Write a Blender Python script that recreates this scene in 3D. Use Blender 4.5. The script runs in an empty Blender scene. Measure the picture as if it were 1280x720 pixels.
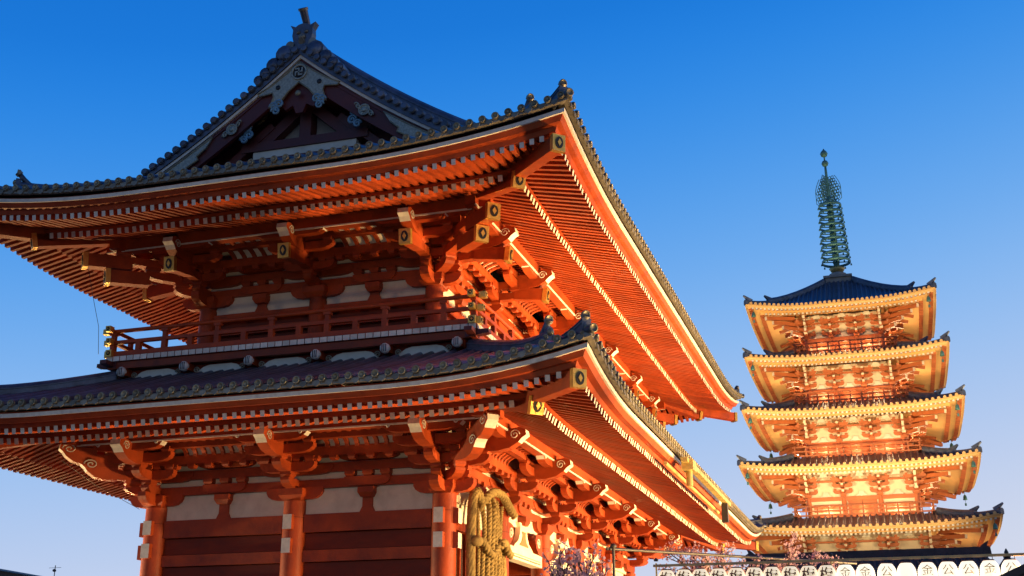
import bpy, bmesh, math, random
from math import sin, cos, pi, radians, sqrt, atan2
from mathutils import Vector, Matrix
random.seed(7)
SC = bpy.context.scene
COL = SC.collection

# ------------------------------------------------------------------ camera, sky, lights, exposure
CAM = Vector((14.407, -27.551, 1.6))
cd = bpy.data.cameras.new('camera')
cd.sensor_width = 36.0
cd.lens = 36.0 * 1511.5 / 1280.0
cd.clip_start = 0.1
cd.clip_end = 3000
cam = bpy.data.objects.new('camera', cd)
COL.objects.link(cam)
cam.location = CAM
cam.rotation_euler = (pi / 2 + 0.3269, 0, 0.3056)
SC.camera = cam

W = bpy.data.worlds.new('World')
SC.world = W
W.use_nodes = True
nt = W.node_tree
nt.nodes.clear()
out = nt.nodes.new('ShaderNodeOutputWorld')
bg = nt.nodes.new('ShaderNodeBackground')
tc = nt.nodes.new('ShaderNodeTexCoord')
sep = nt.nodes.new('ShaderNodeSeparateXYZ')
nt.links.new(tc.outputs['Generated'], sep.inputs[0])
# dusk sky: colour by height above the horizon, a little paler towards the sunset side (+X)
az = nt.nodes.new('ShaderNodeMath'); az.operation = 'MULTIPLY_ADD'
az.inputs[1].default_value = -0.13
nt.links.new(sep.outputs['X'], az.inputs[0])
nt.links.new(sep.outputs['Z'], az.inputs[2])
ramp = nt.nodes.new('ShaderNodeValToRGB')
nt.links.new(az.outputs[0], ramp.inputs[0])
cr = ramp.color_ramp
cr.interpolation = 'B_SPLINE'
SKY = [(0.00, (0.70, 0.71, 0.80)), (0.08, (0.68, 0.71, 0.83)), (0.17, (0.50, 0.61, 0.85)), (0.26, (0.31, 0.52, 0.87)),
       (0.35, (0.15, 0.41, 0.86)), (0.45, (0.04, 0.285, 0.81)), (0.55, (0.005, 0.19, 0.73)), (0.75, (0.003, 0.09, 0.45)), (1.0, (0.002, 0.06, 0.32))]
cr.elements[0].position = SKY[0][0]; cr.elements[0].color = (*SKY[0][1], 1)
cr.elements[1].position = SKY[-1][0]; cr.elements[1].color = (*SKY[-1][1], 1)
for p, c in SKY[1:-1]:
    e = cr.elements.new(p); e.color = (*c, 1)
sky = nt.nodes.new('ShaderNodeTexSky')
sky.sky_type = 'NISHITA'
sky.sun_disc = False
sky.sun_elevation = radians(1.5)
sky.sun_rotation = radians(80)
mixs = nt.nodes.new('ShaderNodeMixRGB'); mixs.blend_type = 'ADD'; mixs.inputs[0].default_value = 0.004
nt.links.new(ramp.outputs[0], mixs.inputs[1])
nt.links.new(sky.outputs[0], mixs.inputs[2])
# sky behind the viewer is dimmed to lower ambient light on the gable front
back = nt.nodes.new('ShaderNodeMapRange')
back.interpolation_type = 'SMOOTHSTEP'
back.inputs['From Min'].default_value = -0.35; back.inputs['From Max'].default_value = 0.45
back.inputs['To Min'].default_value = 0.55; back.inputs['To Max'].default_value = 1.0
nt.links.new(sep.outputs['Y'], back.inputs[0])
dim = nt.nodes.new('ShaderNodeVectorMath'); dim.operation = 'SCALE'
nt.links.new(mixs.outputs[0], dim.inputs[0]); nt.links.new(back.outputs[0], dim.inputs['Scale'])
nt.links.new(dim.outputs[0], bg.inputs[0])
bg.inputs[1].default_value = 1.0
nt.links.new(bg.outputs[0], out.inputs[0])

sd = bpy.data.lights.new('sun', 'SUN')
sd.energy = 0.15
sd.angle = radians(4)
sd.color = (1.0, 0.62, 0.38)
sun = bpy.data.objects.new('sun', sd)
COL.objects.link(sun)
sun.rotation_euler = Vector((-cos(radians(10)), -sin(radians(10)), -0.03)).to_track_quat('-Z', 'Y').to_euler()

def spot(loc, aim, power, color=(1.0, 0.60, 0.24), size=70, blend=0.8, rad=0.7):
    l = bpy.data.lights.new('flood_lamp', 'SPOT')
    l.energy = power; l.color = color; l.spot_size = radians(size); l.spot_blend = blend; l.shadow_soft_size = rad
    o = bpy.data.objects.new('flood_lamp', l)
    COL.objects.link(o)
    o.location = loc
    o.rotation_euler = (Vector(aim) - Vector(loc)).to_track_quat('-Z', 'Y').to_euler()
    return o

WARM = (1.0, 0.60, 0.24)
GOLD = (1.0, 0.72, 0.36)
FLOODS = [  # location, aim, watts, colour, cone
    ((20.0, -1.5, 0.9), (3, -1.0, 9.0), 20000, WARM, 75),
    ((25.0, 6.0, 0.9), (6, 6.0, 10.5), 36000, WARM, 70),
    ((25.0, 15.0, 0.9), (6, 13, 10), 41000, WARM, 75),
    ((25.0, 25.0, 0.9), (6, 20, 10), 40000, WARM, 75),
    ((-15.0, -1.3, 0.9), (-4, -.6, 3.7), 12000, (1.0, 0.72, 0.38), 42),
    ((8.0, -19.0, 0.7), (0.5, 0, 9.5), 1300, (1.0, 0.72, 0.44), 62),
    ((-22.0, 6.0, 0.9), (-6, 4, 9), 13000, WARM, 70),
    ((-22.0, 17.0, 0.9), (-6, 12, 9), 13000, WARM, 75),
]
BALCONY_FLOODS = [   # small lamps on the lower roof, washing the brackets and soffit of the upper storey
    ((6.1, y, 9.75), (6.9, y, 14.0), 750, (1.0, 0.62, 0.26), 130) for y in (2.5, 7.5, 12.5, 17.5)]
PAGODA_FLOODS = [
    ((1.0, 47.0, 11.8), (11.5, 72, 25), 33000, GOLD, 53),
    ((22.0, 47.0, 11.8), (11.5, 72, 25), 33000, GOLD, 53),
    ((5.5, 64.5, 11.5), (10, 73, 16), 1300, GOLD, 120),
    ((17.5, 64.5, 11.5), (13, 73, 16), 1300, GOLD, 120),
    ((38.0, 80.0, 4.0), (19, 80, 25), 25000, GOLD, 70),
    ((-14.0, 80.0, 4.0), (4, 80, 25), 25000, GOLD, 70),
]
for a in FLOODS + PAGODA_FLOODS:
    spot(a[0], a[1], a[2], a[3], a[4])
for a in BALCONY_FLOODS:
    spot(a[0], a[1], a[2], a[3], a[4], rad=0.15)

SC.cycles.diffuse_bounces = 2
SC.view_settings.view_transform = 'Standard'
SC.view_settings.look = 'None'
SC.view_settings.exposure = 0.0
SC.view_settings.gamma = 1.0
SC.view_settings.use_curve_mapping = False

# ------------------------------------------------------------------ materials
def mat(name, col, rough=0.5, metal=0.0, var=0.12, scale=3.0, bump=0.0, bscale=20.0, emit=None, estr=0.0, spec=0.5, stretch=None, dirt=None, isle=0.0):
    m = bpy.data.materials.new(name)
    m.use_nodes = True
    n = m.node_tree.nodes; l = m.node_tree.links
    b = n['Principled BSDF']
    b.inputs['Roughness'].default_value = rough
    b.inputs['Metallic'].default_value = metal
    b.inputs['Specular IOR Level'].default_value = spec
    t = n.new('ShaderNodeTexCoord')
    src = t.outputs['Object']
    if stretch:
        mp = n.new('ShaderNodeMapping'); mp.inputs['Scale'].default_value = stretch
        l.new(src, mp.inputs[0]); src = mp.outputs[0]
    nz = n.new('ShaderNodeTexNoise'); nz.inputs['Scale'].default_value = scale; nz.inputs['Detail'].default_value = 6
    nz.inputs['Roughness'].default_value = 0.65
    l.new(src, nz.inputs['Vector'])
    mr = n.new('ShaderNodeMapRange')
    mr.inputs['From Min'].default_value = 0.25; mr.inputs['From Max'].default_value = 0.75
    mr.inputs['To Min'].default_value = 1 - var * 1.6; mr.inputs['To Max'].default_value = 1 + var
    l.new(nz.outputs[0], mr.inputs[0])
    gi = n.new('ShaderNodeNewGeometry')
    isl = n.new('ShaderNodeMapRange'); isl.inputs['To Min'].default_value = 1 - isle; isl.inputs['To Max'].default_value = 1 + isle*.7
    l.new(gi.outputs['Random Per Island'], isl.inputs[0])
    mu = n.new('ShaderNodeMath'); mu.operation = 'MULTIPLY'; l.new(mr.outputs[0], mu.inputs[0]); l.new(isl.outputs[0], mu.inputs[1])
    mx = n.new('ShaderNodeVectorMath'); mx.operation = 'SCALE'
    mx.inputs[0].default_value = col
    l.new(mu.outputs[0], mx.inputs['Scale'])
    last = mx.outputs[0]
    if dirt:
        nz2 = n.new('ShaderNodeTexNoise'); nz2.inputs['Scale'].default_value = dirt[1]; nz2.inputs['Detail'].default_value = 8
        l.new(t.outputs['Object'], nz2.inputs['Vector'])
        r2 = n.new('ShaderNodeMapRange'); r2.inputs['From Min'].default_value = 0.5; r2.inputs['From Max'].default_value = 0.72
        r2.inputs['To Max'].default_value = dirt[2]
        l.new(nz2.outputs[0], r2.inputs[0])
        mm = n.new('ShaderNodeMixRGB'); mm.inputs[2].default_value = (*dirt[0], 1)
        l.new(r2.outputs[0], mm.inputs[0]); l.new(last, mm.inputs[1]); last = mm.outputs[0]
    l.new(last, b.inputs['Base Color'])
    rr = n.new('ShaderNodeMapRange')
    rr.inputs['To Min'].default_value = max(0.05, rough - 0.12); rr.inputs['To Max'].default_value = min(1, rough + 0.14)
    l.new(nz.outputs[0], rr.inputs[0]); l.new(rr.outputs[0], b.inputs['Roughness'])
    if bump:
        nb = n.new('ShaderNodeTexNoise'); nb.inputs['Scale'].default_value = bscale; nb.inputs['Detail'].default_value = 4
        l.new(src, nb.inputs['Vector'])
        bp = n.new('ShaderNodeBump'); bp.inputs['Strength'].default_value = bump; bp.inputs['Distance'].default_value = 0.03
        l.new(nb.outputs[0], bp.inputs['Height']); l.new(bp.outputs[0], b.inputs['Normal'])
    if emit:
        b.inputs['Emission Color'].default_value = (*emit, 1)
        b.inputs['Emission Strength'].default_value = estr
    return m

M = {}
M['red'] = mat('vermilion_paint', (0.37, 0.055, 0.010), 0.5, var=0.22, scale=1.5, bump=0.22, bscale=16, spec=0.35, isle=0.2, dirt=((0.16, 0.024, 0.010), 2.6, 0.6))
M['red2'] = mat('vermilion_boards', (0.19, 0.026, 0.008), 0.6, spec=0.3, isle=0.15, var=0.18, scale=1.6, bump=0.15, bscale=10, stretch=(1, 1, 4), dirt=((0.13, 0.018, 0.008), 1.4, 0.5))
M['white'] = mat('white_end_paint', (0.78, 0.74, 0.64), 0.55, var=0.12, scale=5.0, isle=0.22, dirt=((0.45, 0.38, 0.28), 6, 0.4))
M['plaster'] = mat('plaster', (0.74, 0.70, 0.57), 0.8, var=0.09, scale=2.0, bump=0.2, bscale=30, isle=0.08, dirt=((0.45, 0.38, 0.28), 3.0, 0.35))
M['tile'] = mat('titanium_tile', (0.13, 0.15, 0.20), 0.42, isle=0.3, metal=0.45, var=0.35, scale=2.2, bump=0.2, bscale=12, dirt=((0.06, 0.07, 0.07), 3, 0.5))
M['cap'] = mat('tile_end', (0.25, 0.23, 0.18), 0.45, isle=0.35, metal=0.4, var=0.3, scale=5.0)
M['capring'] = mat('tile_end_ring', (0.32, 0.29, 0.19), 0.5, isle=0.3, metal=0.4, var=0.25, scale=6.0)
M['gold'] = mat('gilt_metal', (0.80, 0.50, 0.12), 0.32, metal=0.8, var=0.15, scale=8.0, bump=0.3, bscale=60)
M['black'] = mat('black_lacquer', (0.012, 0.011, 0.012), 0.4, var=0.2)
M['silver'] = mat('gable_fitting', (0.42, 0.43, 0.35), 0.45, metal=0.4, var=0.35, scale=16.0, bump=0.6, bscale=40)
M['teal'] = mat('teal_scroll', (0.20, 0.38, 0.50), 0.5, metal=0.2, var=0.25, scale=12.0)
M['darkwood'] = mat('dark_gable_wood', (0.11, 0.02, 0.017), 0.5, var=0.2, scale=2.0)
M['straw'] = mat('straw', (0.33, 0.235, 0.085), 0.9, var=0.25, scale=7.0, bump=0.6, bscale=120, spec=0.2, isle=0.25)
M['bronze'] = mat('green_bronze', (0.10, 0.27, 0.24), 0.45, metal=0.35, var=0.3, scale=2.0)
M['gutter'] = mat('brass_gutter', (0.55, 0.42, 0.15), 0.45, metal=0.4, var=0.2)
M['pgold'] = mat('pagoda_soffit', (0.84, 0.50, 0.19), 0.55, var=0.08, scale=0.5)
M['pred'] = mat('pagoda_timber', (0.52, 0.15, 0.05), 0.5, isle=0.15, var=0.15, scale=1.0)
M['pcream'] = mat('pagoda_plaster', (0.85, 0.72, 0.52), 0.7, var=0.08, scale=1.0)
M['pfascia'] = mat('pagoda_fascia', (0.80, 0.48, 0.18), 0.45, var=0.08, scale=2.0)
M['stone'] = mat('stone', (0.33, 0.30, 0.26), 0.8, var=0.2, scale=2.0, bump=0.2)
M['ground'] = mat('paving', (0.13, 0.12, 0.11), 0.85, var=0.25, scale=0.6, bump=0.15)
M['hall_tile'] = mat('hall_tile', (0.11, 0.065, 0.06), 0.7, var=0.3, scale=2)
M['dark'] = mat('dark_steel', (0.05, 0.045, 0.04), 0.5, var=0.2)
M['brown'] = mat('brown_boards', (0.13, 0.075, 0.045), 0.6, var=0.25, scale=3)
M['bark'] = mat('bark', (0.10, 0.07, 0.055), 0.9, var=0.3, scale=8, bump=0.5)
M['petal'] = mat('blossom', (0.74, 0.54, 0.60), 0.7, var=0.2, scale=4)
pn = M['petal'].node_tree
tl = pn.nodes.new('ShaderNodeBsdfTranslucent'); tl.inputs[0].default_value = (0.72, 0.50, 0.55, 1)
mxs = pn.nodes.new('ShaderNodeMixShader'); mxs.inputs[0].default_value = 0.5
pn.links.new(pn.nodes['Principled BSDF'].outputs[0], mxs.inputs[1]); pn.links.new(tl.outputs[0], mxs.inputs[2])
pn.links.new(mxs.outputs[0], pn.nodes['Material Output'].inputs[0])
M['lantern'] = mat('lantern_paper', (0.85, 0.78, 0.66), 0.7, var=0.05, emit=(1.0, 0.80, 0.50), estr=0.80)
M['lantern_hot'] = mat('lantern_paper_bright', (0.85, 0.8, 0.7), 0.7, var=0.05, emit=(1.0, 0.86, 0.62), estr=1.15)
M['ink'] = mat('ink', (0.24, 0.085, 0.045), 0.7, var=0.1)
M['ink2'] = mat('gold_ink', (0.50, 0.31, 0.10), 0.7, var=0.1)
M['shade'] = mat('recess_shade_paint', (0.05, 0.014, 0.01), 0.8, var=0.2)  # shade of recesses, grooves and door gaps put into the colour
M['lens'] = mat('lamp_glass', (0.9, 0.8, 0.6), 0.3, emit=(1.0, 0.7, 0.35), estr=6.0)

# ------------------------------------------------------------------ mesh helper
class MB:
    def __init__(self):
        self.v = []; self.f = []; self.mi = []; self.mats = []; self.sm = []
    def m(self, key):
        if key not in self.mats: self.mats.append(key)
        return self.mats.index(key)
    def add(self, vs, fs, key, smooth=False):
        b = len(self.v)
        self.v += [Vector(v) for v in vs]
        keys = key if isinstance(key, (list, tuple)) else None
        for i, f in enumerate(fs):
            self.f.append([b + j for j in f]); self.mi.append(self.m(keys[i] if keys else key)); self.sm.append(smooth)
    def hexa(self, p, key, keys=None):  # 8 points: bottom 4 ccw, top 4
        fs = [(3, 2, 1, 0), (4, 5, 6, 7), (0, 1, 5, 4), (1, 2, 6, 5), (2, 3, 7, 6), (3, 0, 4, 7)]
        self.add(p, fs, keys or key)
    def box(self, F, t0, t1, o0, o1, z0, z1, key, front=None):
        p = [F(t0, o0, z0), F(t1, o0, z0), F(t1, o1, z0), F(t0, o1, z0), F(t0, o0, z1), F(t1, o0, z1), F(t1, o1, z1), F(t0, o1, z1)]
        self.hexa(p, key, [key, key, key, key, front, key] if front else None)
    def beam(self, a, b, w, h, key, up=(0, 0, 1), end=None, w2=None, h2=None):
        a = Vector(a); b = Vector(b); d = (b - a).normalized(); s = d.cross(Vector(up)).normalized(); u = s.cross(d)
        w2 = w2 or w; h2 = h2 or h
        p = [a - s*w/2 - u*h/2, a + s*w/2 - u*h/2, b + s*w2/2 - u*h2/2, b - s*w2/2 - u*h2/2,
             a - s*w/2 + u*h/2, a + s*w/2 + u*h/2, b + s*w2/2 + u*h2/2, b - s*w2/2 + u*h2/2]
        self.hexa(p, key, [key, key, key, key, end, key] if end else None)
    def cyl(self, a, b, r0, key, n=12, r1=None, end=None, smooth=True):
        a = Vector(a); b = Vector(b); d = (b - a).normalized(); r1 = r0 if r1 is None else r1
        s = d.orthogonal().normalized(); u = d.cross(s)
        vs = []
        for p, r in ((a, r0), (b, r1)):
            for i in range(n):
                q = 2 * pi * i / n; vs.append(p + s*cos(q)*r + u*sin(q)*r)
        self.add(vs, [(i, (i+1) % n, n + (i+1) % n, n + i) for i in range(n)], key, smooth)
        self.add(vs[:n], [tuple(range(n-1, -1, -1))], end or key)
        self.add(vs[n:], [tuple(range(n))], end or key)
    def lathe(self, c, prof, key, n=16, ax=(0, 0, 1)):
        c = Vector(c); d = Vector(ax).normalized(); s = d.orthogonal().normalized(); u = d.cross(s)
        vs = []
        for r, z in prof:
            for i in range(n):
                q = 2*pi*i/n; vs.append(c + d*z + (s*cos(q) + u*sin(q))*max(r, 1e-4))
        fs = []
        for k in range(len(prof)-1):
            for i in range(n): fs.append((k*n+i, k*n+(i+1) % n, (k+1)*n+(i+1) % n, (k+1)*n+i))
        fs.append(tuple(range(n-1, -1, -1))); fs.append(tuple((len(prof)-1)*n + i for i in range(n)))
        self.add(vs, fs, key, True)
    def tube(self, pts, r, key, n=6, closed=False):
        pts = [Vector(p) for p in pts]; N = len(pts); vs = []
        rr = r if isinstance(r, (list, tuple)) else [r]*N
        ref = None
        for i in range(N):
            d = (pts[(i+1) % N] - pts[i-1]) if closed else (pts[min(i+1, N-1)] - pts[max(i-1, 0)])
            d.normalize()
            if ref is None: ref = d.orthogonal().normalized()
            s = (ref - d*ref.dot(d))
            s = s.normalized() if s.length > 1e-6 else d.orthogonal().normalized()
            ref = s; u = d.cross(s)
            for k in range(n):
                q = 2*pi*k/n; vs.append(pts[i] + (s*cos(q) + u*sin(q))*rr[i])
        fs = []
        for i in range(N if closed else N-1):
            j = (i+1) % N
            for k in range(n): fs.append((i*n+k, i*n+(k+1) % n, j*n+(k+1) % n, j*n+k))
        if not closed:
            fs.append(tuple(range(n-1, -1, -1))); fs.append(tuple((N-1)*n+k for k in range(n)))
        self.add(vs, fs, key, True)
    def prism(self, poly, org, ax, ay, dep, key, keys=None):  # poly 2-D in axes ax, ay from org, extruded by +-dep/2
        org = Vector(org); ax = Vector(ax); ay = Vector(ay); dep = Vector(dep)
        n = len(poly)
        A = [org + ax*x + ay*y - dep/2 for x, y in poly]; B = [p + dep for p in A]
        fs = [tuple(range(n-1, -1, -1)), tuple(range(n, 2*n))] + [(i, (i+1) % n, n + (i+1) % n, n + i) for i in range(n)]
        kk = [key, key] + [(keys or {}).get(i, key) for i in range(n)]
        self.add(A + B, fs, kk)
    def sheet(self, rows, key, smooth=True):
        n = len(rows[0]); vs = [p for r in rows for p in r]
        self.add(vs, [(i*n+j, i*n+j+1, (i+1)*n+j+1, (i+1)*n+j) for i in range(len(rows)-1) for j in range(n-1)], key, smooth)
    def build(self, name, parent=None, recalc=True, kind=None):
        me = bpy.data.meshes.new(name)
        org = Vector((0, 0, 0)); p = parent
        while p is not None:
            org = org + p.location; p = p.parent
        me.from_pydata([v - org for v in self.v], [], self.f)
        for k in self.mats: me.materials.append(M[k])
        me.polygons.foreach_set('material_index', self.mi)
        me.polygons.foreach_set('use_smooth', self.sm)
        if recalc:
            bm = bmesh.new(); bm.from_mesh(me); bmesh.ops.recalc_face_normals(bm, faces=bm.faces[:]); bm.to_mesh(me); bm.free()
        me.update()
        o = bpy.data.objects.new(name, me); COL.objects.link(o)
        if parent: o.parent = parent
        if kind: o['kind'] = kind
        return o

def empty(name, loc, label=None, cat=None, group=None, parent=None):
    o = bpy.data.objects.new(name, None); COL.objects.link(o); o.location = loc
    if parent: o.parent = parent; o.location = (0, 0, 0)
    if label: tag(o, label, cat, group)
    return o
def tag(o, label=None, cat=None, group=None, kind=None):
    if label: o['label'] = label
    if cat: o['category'] = cat
    if group: o['group'] = group
    if kind: o['kind'] = kind
    return o
def text_mesh(ch, size):
    c = bpy.data.curves.new('glyph', 'FONT'); c.body = ch; c.size = size; c.align_x = 'CENTER'; c.align_y = 'CENTER'; c.resolution_u = 2
    c.offset = size * (0.012 if ch == '梅' else -0.006)
    o = bpy.data.objects.new('glyph', c); COL.objects.link(o)
    bpy.context.view_layer.update()
    me = bpy.data.meshes.new_from_object(o.evaluated_get(bpy.context.evaluated_depsgraph_get()))
    bpy.data.objects.remove(o)
    vs = [v.co.copy() for v in me.vertices]; fs = [tuple(p.vertices) for p in me.polygons]
    return vs, fs
def lerp(a, b, u): return a + (b - a)*u
def clamp(x, a=0.0, b=1.0): return max(a, min(b, x))

# ------------------------------------------------------------------ ground
g = MB(); g.add([(-900, -400, 0), (900, -400, 0), (900, 1400, 0), (-900, 1400, 0)], [(0, 1, 2, 3)], 'ground')
tag(g.build('ground'), kind='structure')

# ------------------------------------------------------------------ TEMPLE GATE
HA, HB, YC = 4.0, 10.4, 10.4
gate = empty('temple_gate', (0, YC, 0), 'vermilion two-storey temple gate with grey tiled hip-and-gable roof', 'gate')
def FS(t, o, z): return Vector((t, -o, z))
def FE(t, o, z): return Vector((HA + o, YC + t, z + .004))
def FN(t, o, z): return Vector((-t, 2*YC + o, z))
def FW(t, o, z): return Vector((-HA - o, YC - t, z + .004))
SIDES = {'S': (FS, HA), 'E': (FE, HB), 'N': (FN, HA), 'W': (FW, HB)}
BAYS = {'S': [-4, 0, 4], 'N': [-4, 0, 4], 'E': [-10.4 + 4.16*i for i in range(6)], 'W': [-10.4 + 4.16*i for i in range(6)]}

LOW = dict(e=4.8, zw=7.78, R=0.52, S0=4.6, oi=3.22, zi=7.53, si=0.35, oo=4.46, zo=7.50, so=0.24, op=1.5, ppz=7.72, pph=0.34, inset=0.0)
UPP = dict(e=4.25, zw=13.34, R=0.56, S0=6.0, oi=2.66, zi=13.09, si=0.30, oo=3.96, zo=13.02, so=0.24, op=1.1, ppz=13.14, pph=0.33, inset=0.63)
def dz(T, ha, t, o):
    s = ha + T['e'] - abs(t)
    r = T['R'] * max(0.0, 1 - s / T['S0'])**2.2
    return r * clamp((o - T['op']*0.5) / (T['e'] - T['op']*0.5), 0, 1.2)
def zin(T, o): return T['zi'] + T['si']*(T['oi'] - o)
def zout(T, o): return T['zo'] + T['so']*(T['oo'] - o)

def rafter_mesh(mb, F, ha, T, t, row):
    """one square rafter with a white painted end"""
    if row == 'inner':
        o1 = T['oi']; o0 = max(-T['inset'] + 0.05, abs(t) - ha + 0.16); zf = zin; w, h = 0.115, 0.15
    else:
        o1 = T['oo']; o0 = max(T['oi'] - 0.35, abs(t) - ha + 0.16); zf = zout; w, h = 0.105, 0.135
    if o1 - o0 < 0.12: return False
    t += random.uniform(-.007, .007); o1 += random.uniform(-.012, .012); j = random.uniform(-.006, .006)
    a = F(t, o0, zf(T, o0) + dz(T, ha, t, o0)); b = F(t, o1, zf(T, o1) + dz(T, ha, t, o1) + j)
    mb.beam(a, b, w, h, 'red', end='white')
    return True

rafters_todo = []
def eave(side, T):
    F, ha = SIDES[side]
    e = T['e']; full = ha + e
    # boarding above the rafters, fascia, white edge
    mb = MB()
    n = int(full*2/0.6)
    def row(oo, zz):
        return [F(u*(ha + oo), oo, zz + dz(T, ha, u*(ha + oo), oo)) for u in [-1 + 2*i/n for i in range(n+1)]]
    oi, oo = T['oi'], T['oo']
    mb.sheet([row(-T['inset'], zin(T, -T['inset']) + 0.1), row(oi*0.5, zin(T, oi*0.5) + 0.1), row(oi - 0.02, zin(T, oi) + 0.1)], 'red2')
    # kioi strip standing on the inner tips
    K = [(oi - 0.16, zin(T, oi) + 0.08), (oi + 0.03, zin(T, oi) + 0.08), (oi + 0.03, zout(T, oi) - 0.08), (oi - 0.16, zout(T, oi) - 0.07)]
    mb.sheet([row(*k) for k in K] + [row(*K[0])], 'red', False)
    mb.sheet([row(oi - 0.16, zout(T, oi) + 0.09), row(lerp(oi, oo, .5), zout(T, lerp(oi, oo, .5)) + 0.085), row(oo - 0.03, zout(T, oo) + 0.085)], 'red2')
    # kayaoi: board on the outer tips, stepping up and out to the white edge
    zt = zout(T, oo) + 0.07
    K = [(oo - 0.10, zt), (oo + 0.02, zt), (oo + 0.07, zt + 0.10), (e - 0.10, T['zw'] - 0.14), (e - 0.03, T['zw'] - 0.03), (e - 0.03, T['zw'] + 0.1), (oo - 0.10, T['zw'] + 0.1)]
    mb.sheet([row(*k) for k in K], 'red', False)
    part = mb.build('eave', gate, recalc=False)
    mb = MB()
    K = [(e - 0.06, T['zw'] - 0.028), (e + 0.02, T['zw'] - 0.035), (e + 0.03, T['zw'] + 0.055), (e - 0.06, T['zw'] + 0.075)]
    mb.sheet([row(*k) for k in K] + [row(*K[0])], 'white', False)
    mb.build('edge_board', part, recalc=False)
    for rw, lim in (('inner', ha + oi), ('outer', ha + oo)):
        k = int(lim/0.232)
        for i in range(-k, k+1):
            t = i*0.232
            p = F(t, T['oo'] if rw == 'outer' else T['oi'], T['zi'])
            rafters_todo.append(((p - CAM).length, side, F, ha, T, t, rw, part))
    return part

# ---- brackets ----------------------------------------------------------------------------------
def boat(mb, F, t, o, z0, L, h, th, key='red', ends=None):
    """bracket arm lying along t with upswept curved underside"""
    P = [(-L, h), (-L, h*.62), (-L*.93, h*.32), (-L*.8, h*.1), (-L*.6, 0), (L*.6, 0), (L*.8, h*.1), (L*.93, h*.32), (L, h*.62), (L, h)]
    c = F(t, o, z0); ax = F(t+1, o, z0) - c; dep = (F(t, o+1, z0) - c)*th
    mb.prism(P, c, ax, (0, 0, 1), dep, key, {0: ends, 1: ends, 8: ends, 7: ends} if ends else None)
def step_arm(mb, F, t, o0, o1, z0, h, w, key='red', end=None):
    L = o1 - o0
    P = [(0, h), (0, 0), (L - .34, 0), (L - .16, h*.12), (L - .05, h*.38), (L, h*.68), (L, h)]
    c = F(t, o0, z0); ax = F(t, o0+1, z0) - c; dep = (F(t+1, o0, z0) - c)*w
    mb.prism(P, c, ax, (0, 0, 1), dep, key, {4: end, 5: end} if end else None)
def block(mb, F, t, o, z0, w, h, key='red'):
    """bearing block: tapered foot under a square cap"""
    a = w*.36; b = w*.5; m = h*.45
    p = [F(t-a, o-a, z0), F(t+a, o-a, z0), F(t+a, o+a, z0), F(t-a, o+a, z0), F(t-b, o-b, z0+m), F(t+b, o-b, z0+m), F(t+b, o+b, z0+m), F(t-b, o+b, z0+m)]
    mb.hexa(p, key)
    mb.box(F, t-b, t+b, o-b, o+b, z0+m, z0+h, key)
def spiral(mb, c, ax, ay, r, turns=1.6, th=0.016, key='white', n=18, mirror=1):
    c = Vector(c); pts = []
    for i in range(n+1):
        u = i/n; q = u*turns*2*pi; rr = r*(1 - u*0.86)
        pts.append(c + Vector(ax)*(cos(q)*rr*mirror) + Vector(ay)*(sin(q)*rr))
    mb.tube(pts, th, key, 4)
def nose(F, t, o0, z0, L, h, w, parent, label=None):
    """carved beam end curling up, cream face, cream volute on both sides"""
    mb = MB()
    P = [(0, -h*.5), (L*.35, -h*.52), (L*.62, -h*.38), (L*.82, -h*.08), (L*.9, h*.15), (L*1.0, h*.32), (L*.98, h*.62), (L*.84, h*.78), (L*.66, h*.72), (L*.5, h*.5), (0, h*.5)]
    c = F(t, o0, z0); ax = F(t, o0+1, z0) - c; dp = F(t+1, o0, z0) - c
    mb.prism(P, c, ax, (0, 0, 1), dp*w, 'red', {3: 'white', 4: 'white', 5: 'white', 6: 'white', 7: 'white'})
    for s in (-1, 1):
        cc = c + ax*(L*.74) + Vector((0, 0, h*.36)) + dp*(s*(w/2 + .004))
        spiral(mb, cc, ax, (0, 0, 1), h*.30)
    return mb.build('carved_nose', parent)
def plate_end(F, t, o0, o1, z0, w, h, parent, diag=None):
    """square beam end faced with a gilt plate bearing a black oval and a gilt diamond"""
    mb = MB()
    if diag is None:
        a = F(t, o0, z0 + .12); b = F(t, o1, z0)
    else:
        a, b = diag
    d = (b - a).normalized(); s = d.cross(Vector((0, 0, 1))).normalized(); u = s.cross(d)
    mb.beam(a, b, w, h, 'red')
    beam = mb.build('beam_end', parent)
    emb = MB()
    emb.beam(b - d*.10, b + d*.03, w + .05, h + .05, 'gold')
    el = [(cos(q)*w*.36, sin(q)*h*.42) for q in [2*pi*i/16 for i in range(16)]]
    emb.prism(el, b + d*.035, s, u, d*.02, 'black')
    emb.prism([(w*.19, 0), (0, h*.26), (-w*.19, 0), (0, -h*.26)], b + d*.05, s, u, d*.02, 'gold')
    emb.build('emblem_plate', beam)
    return beam

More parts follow.
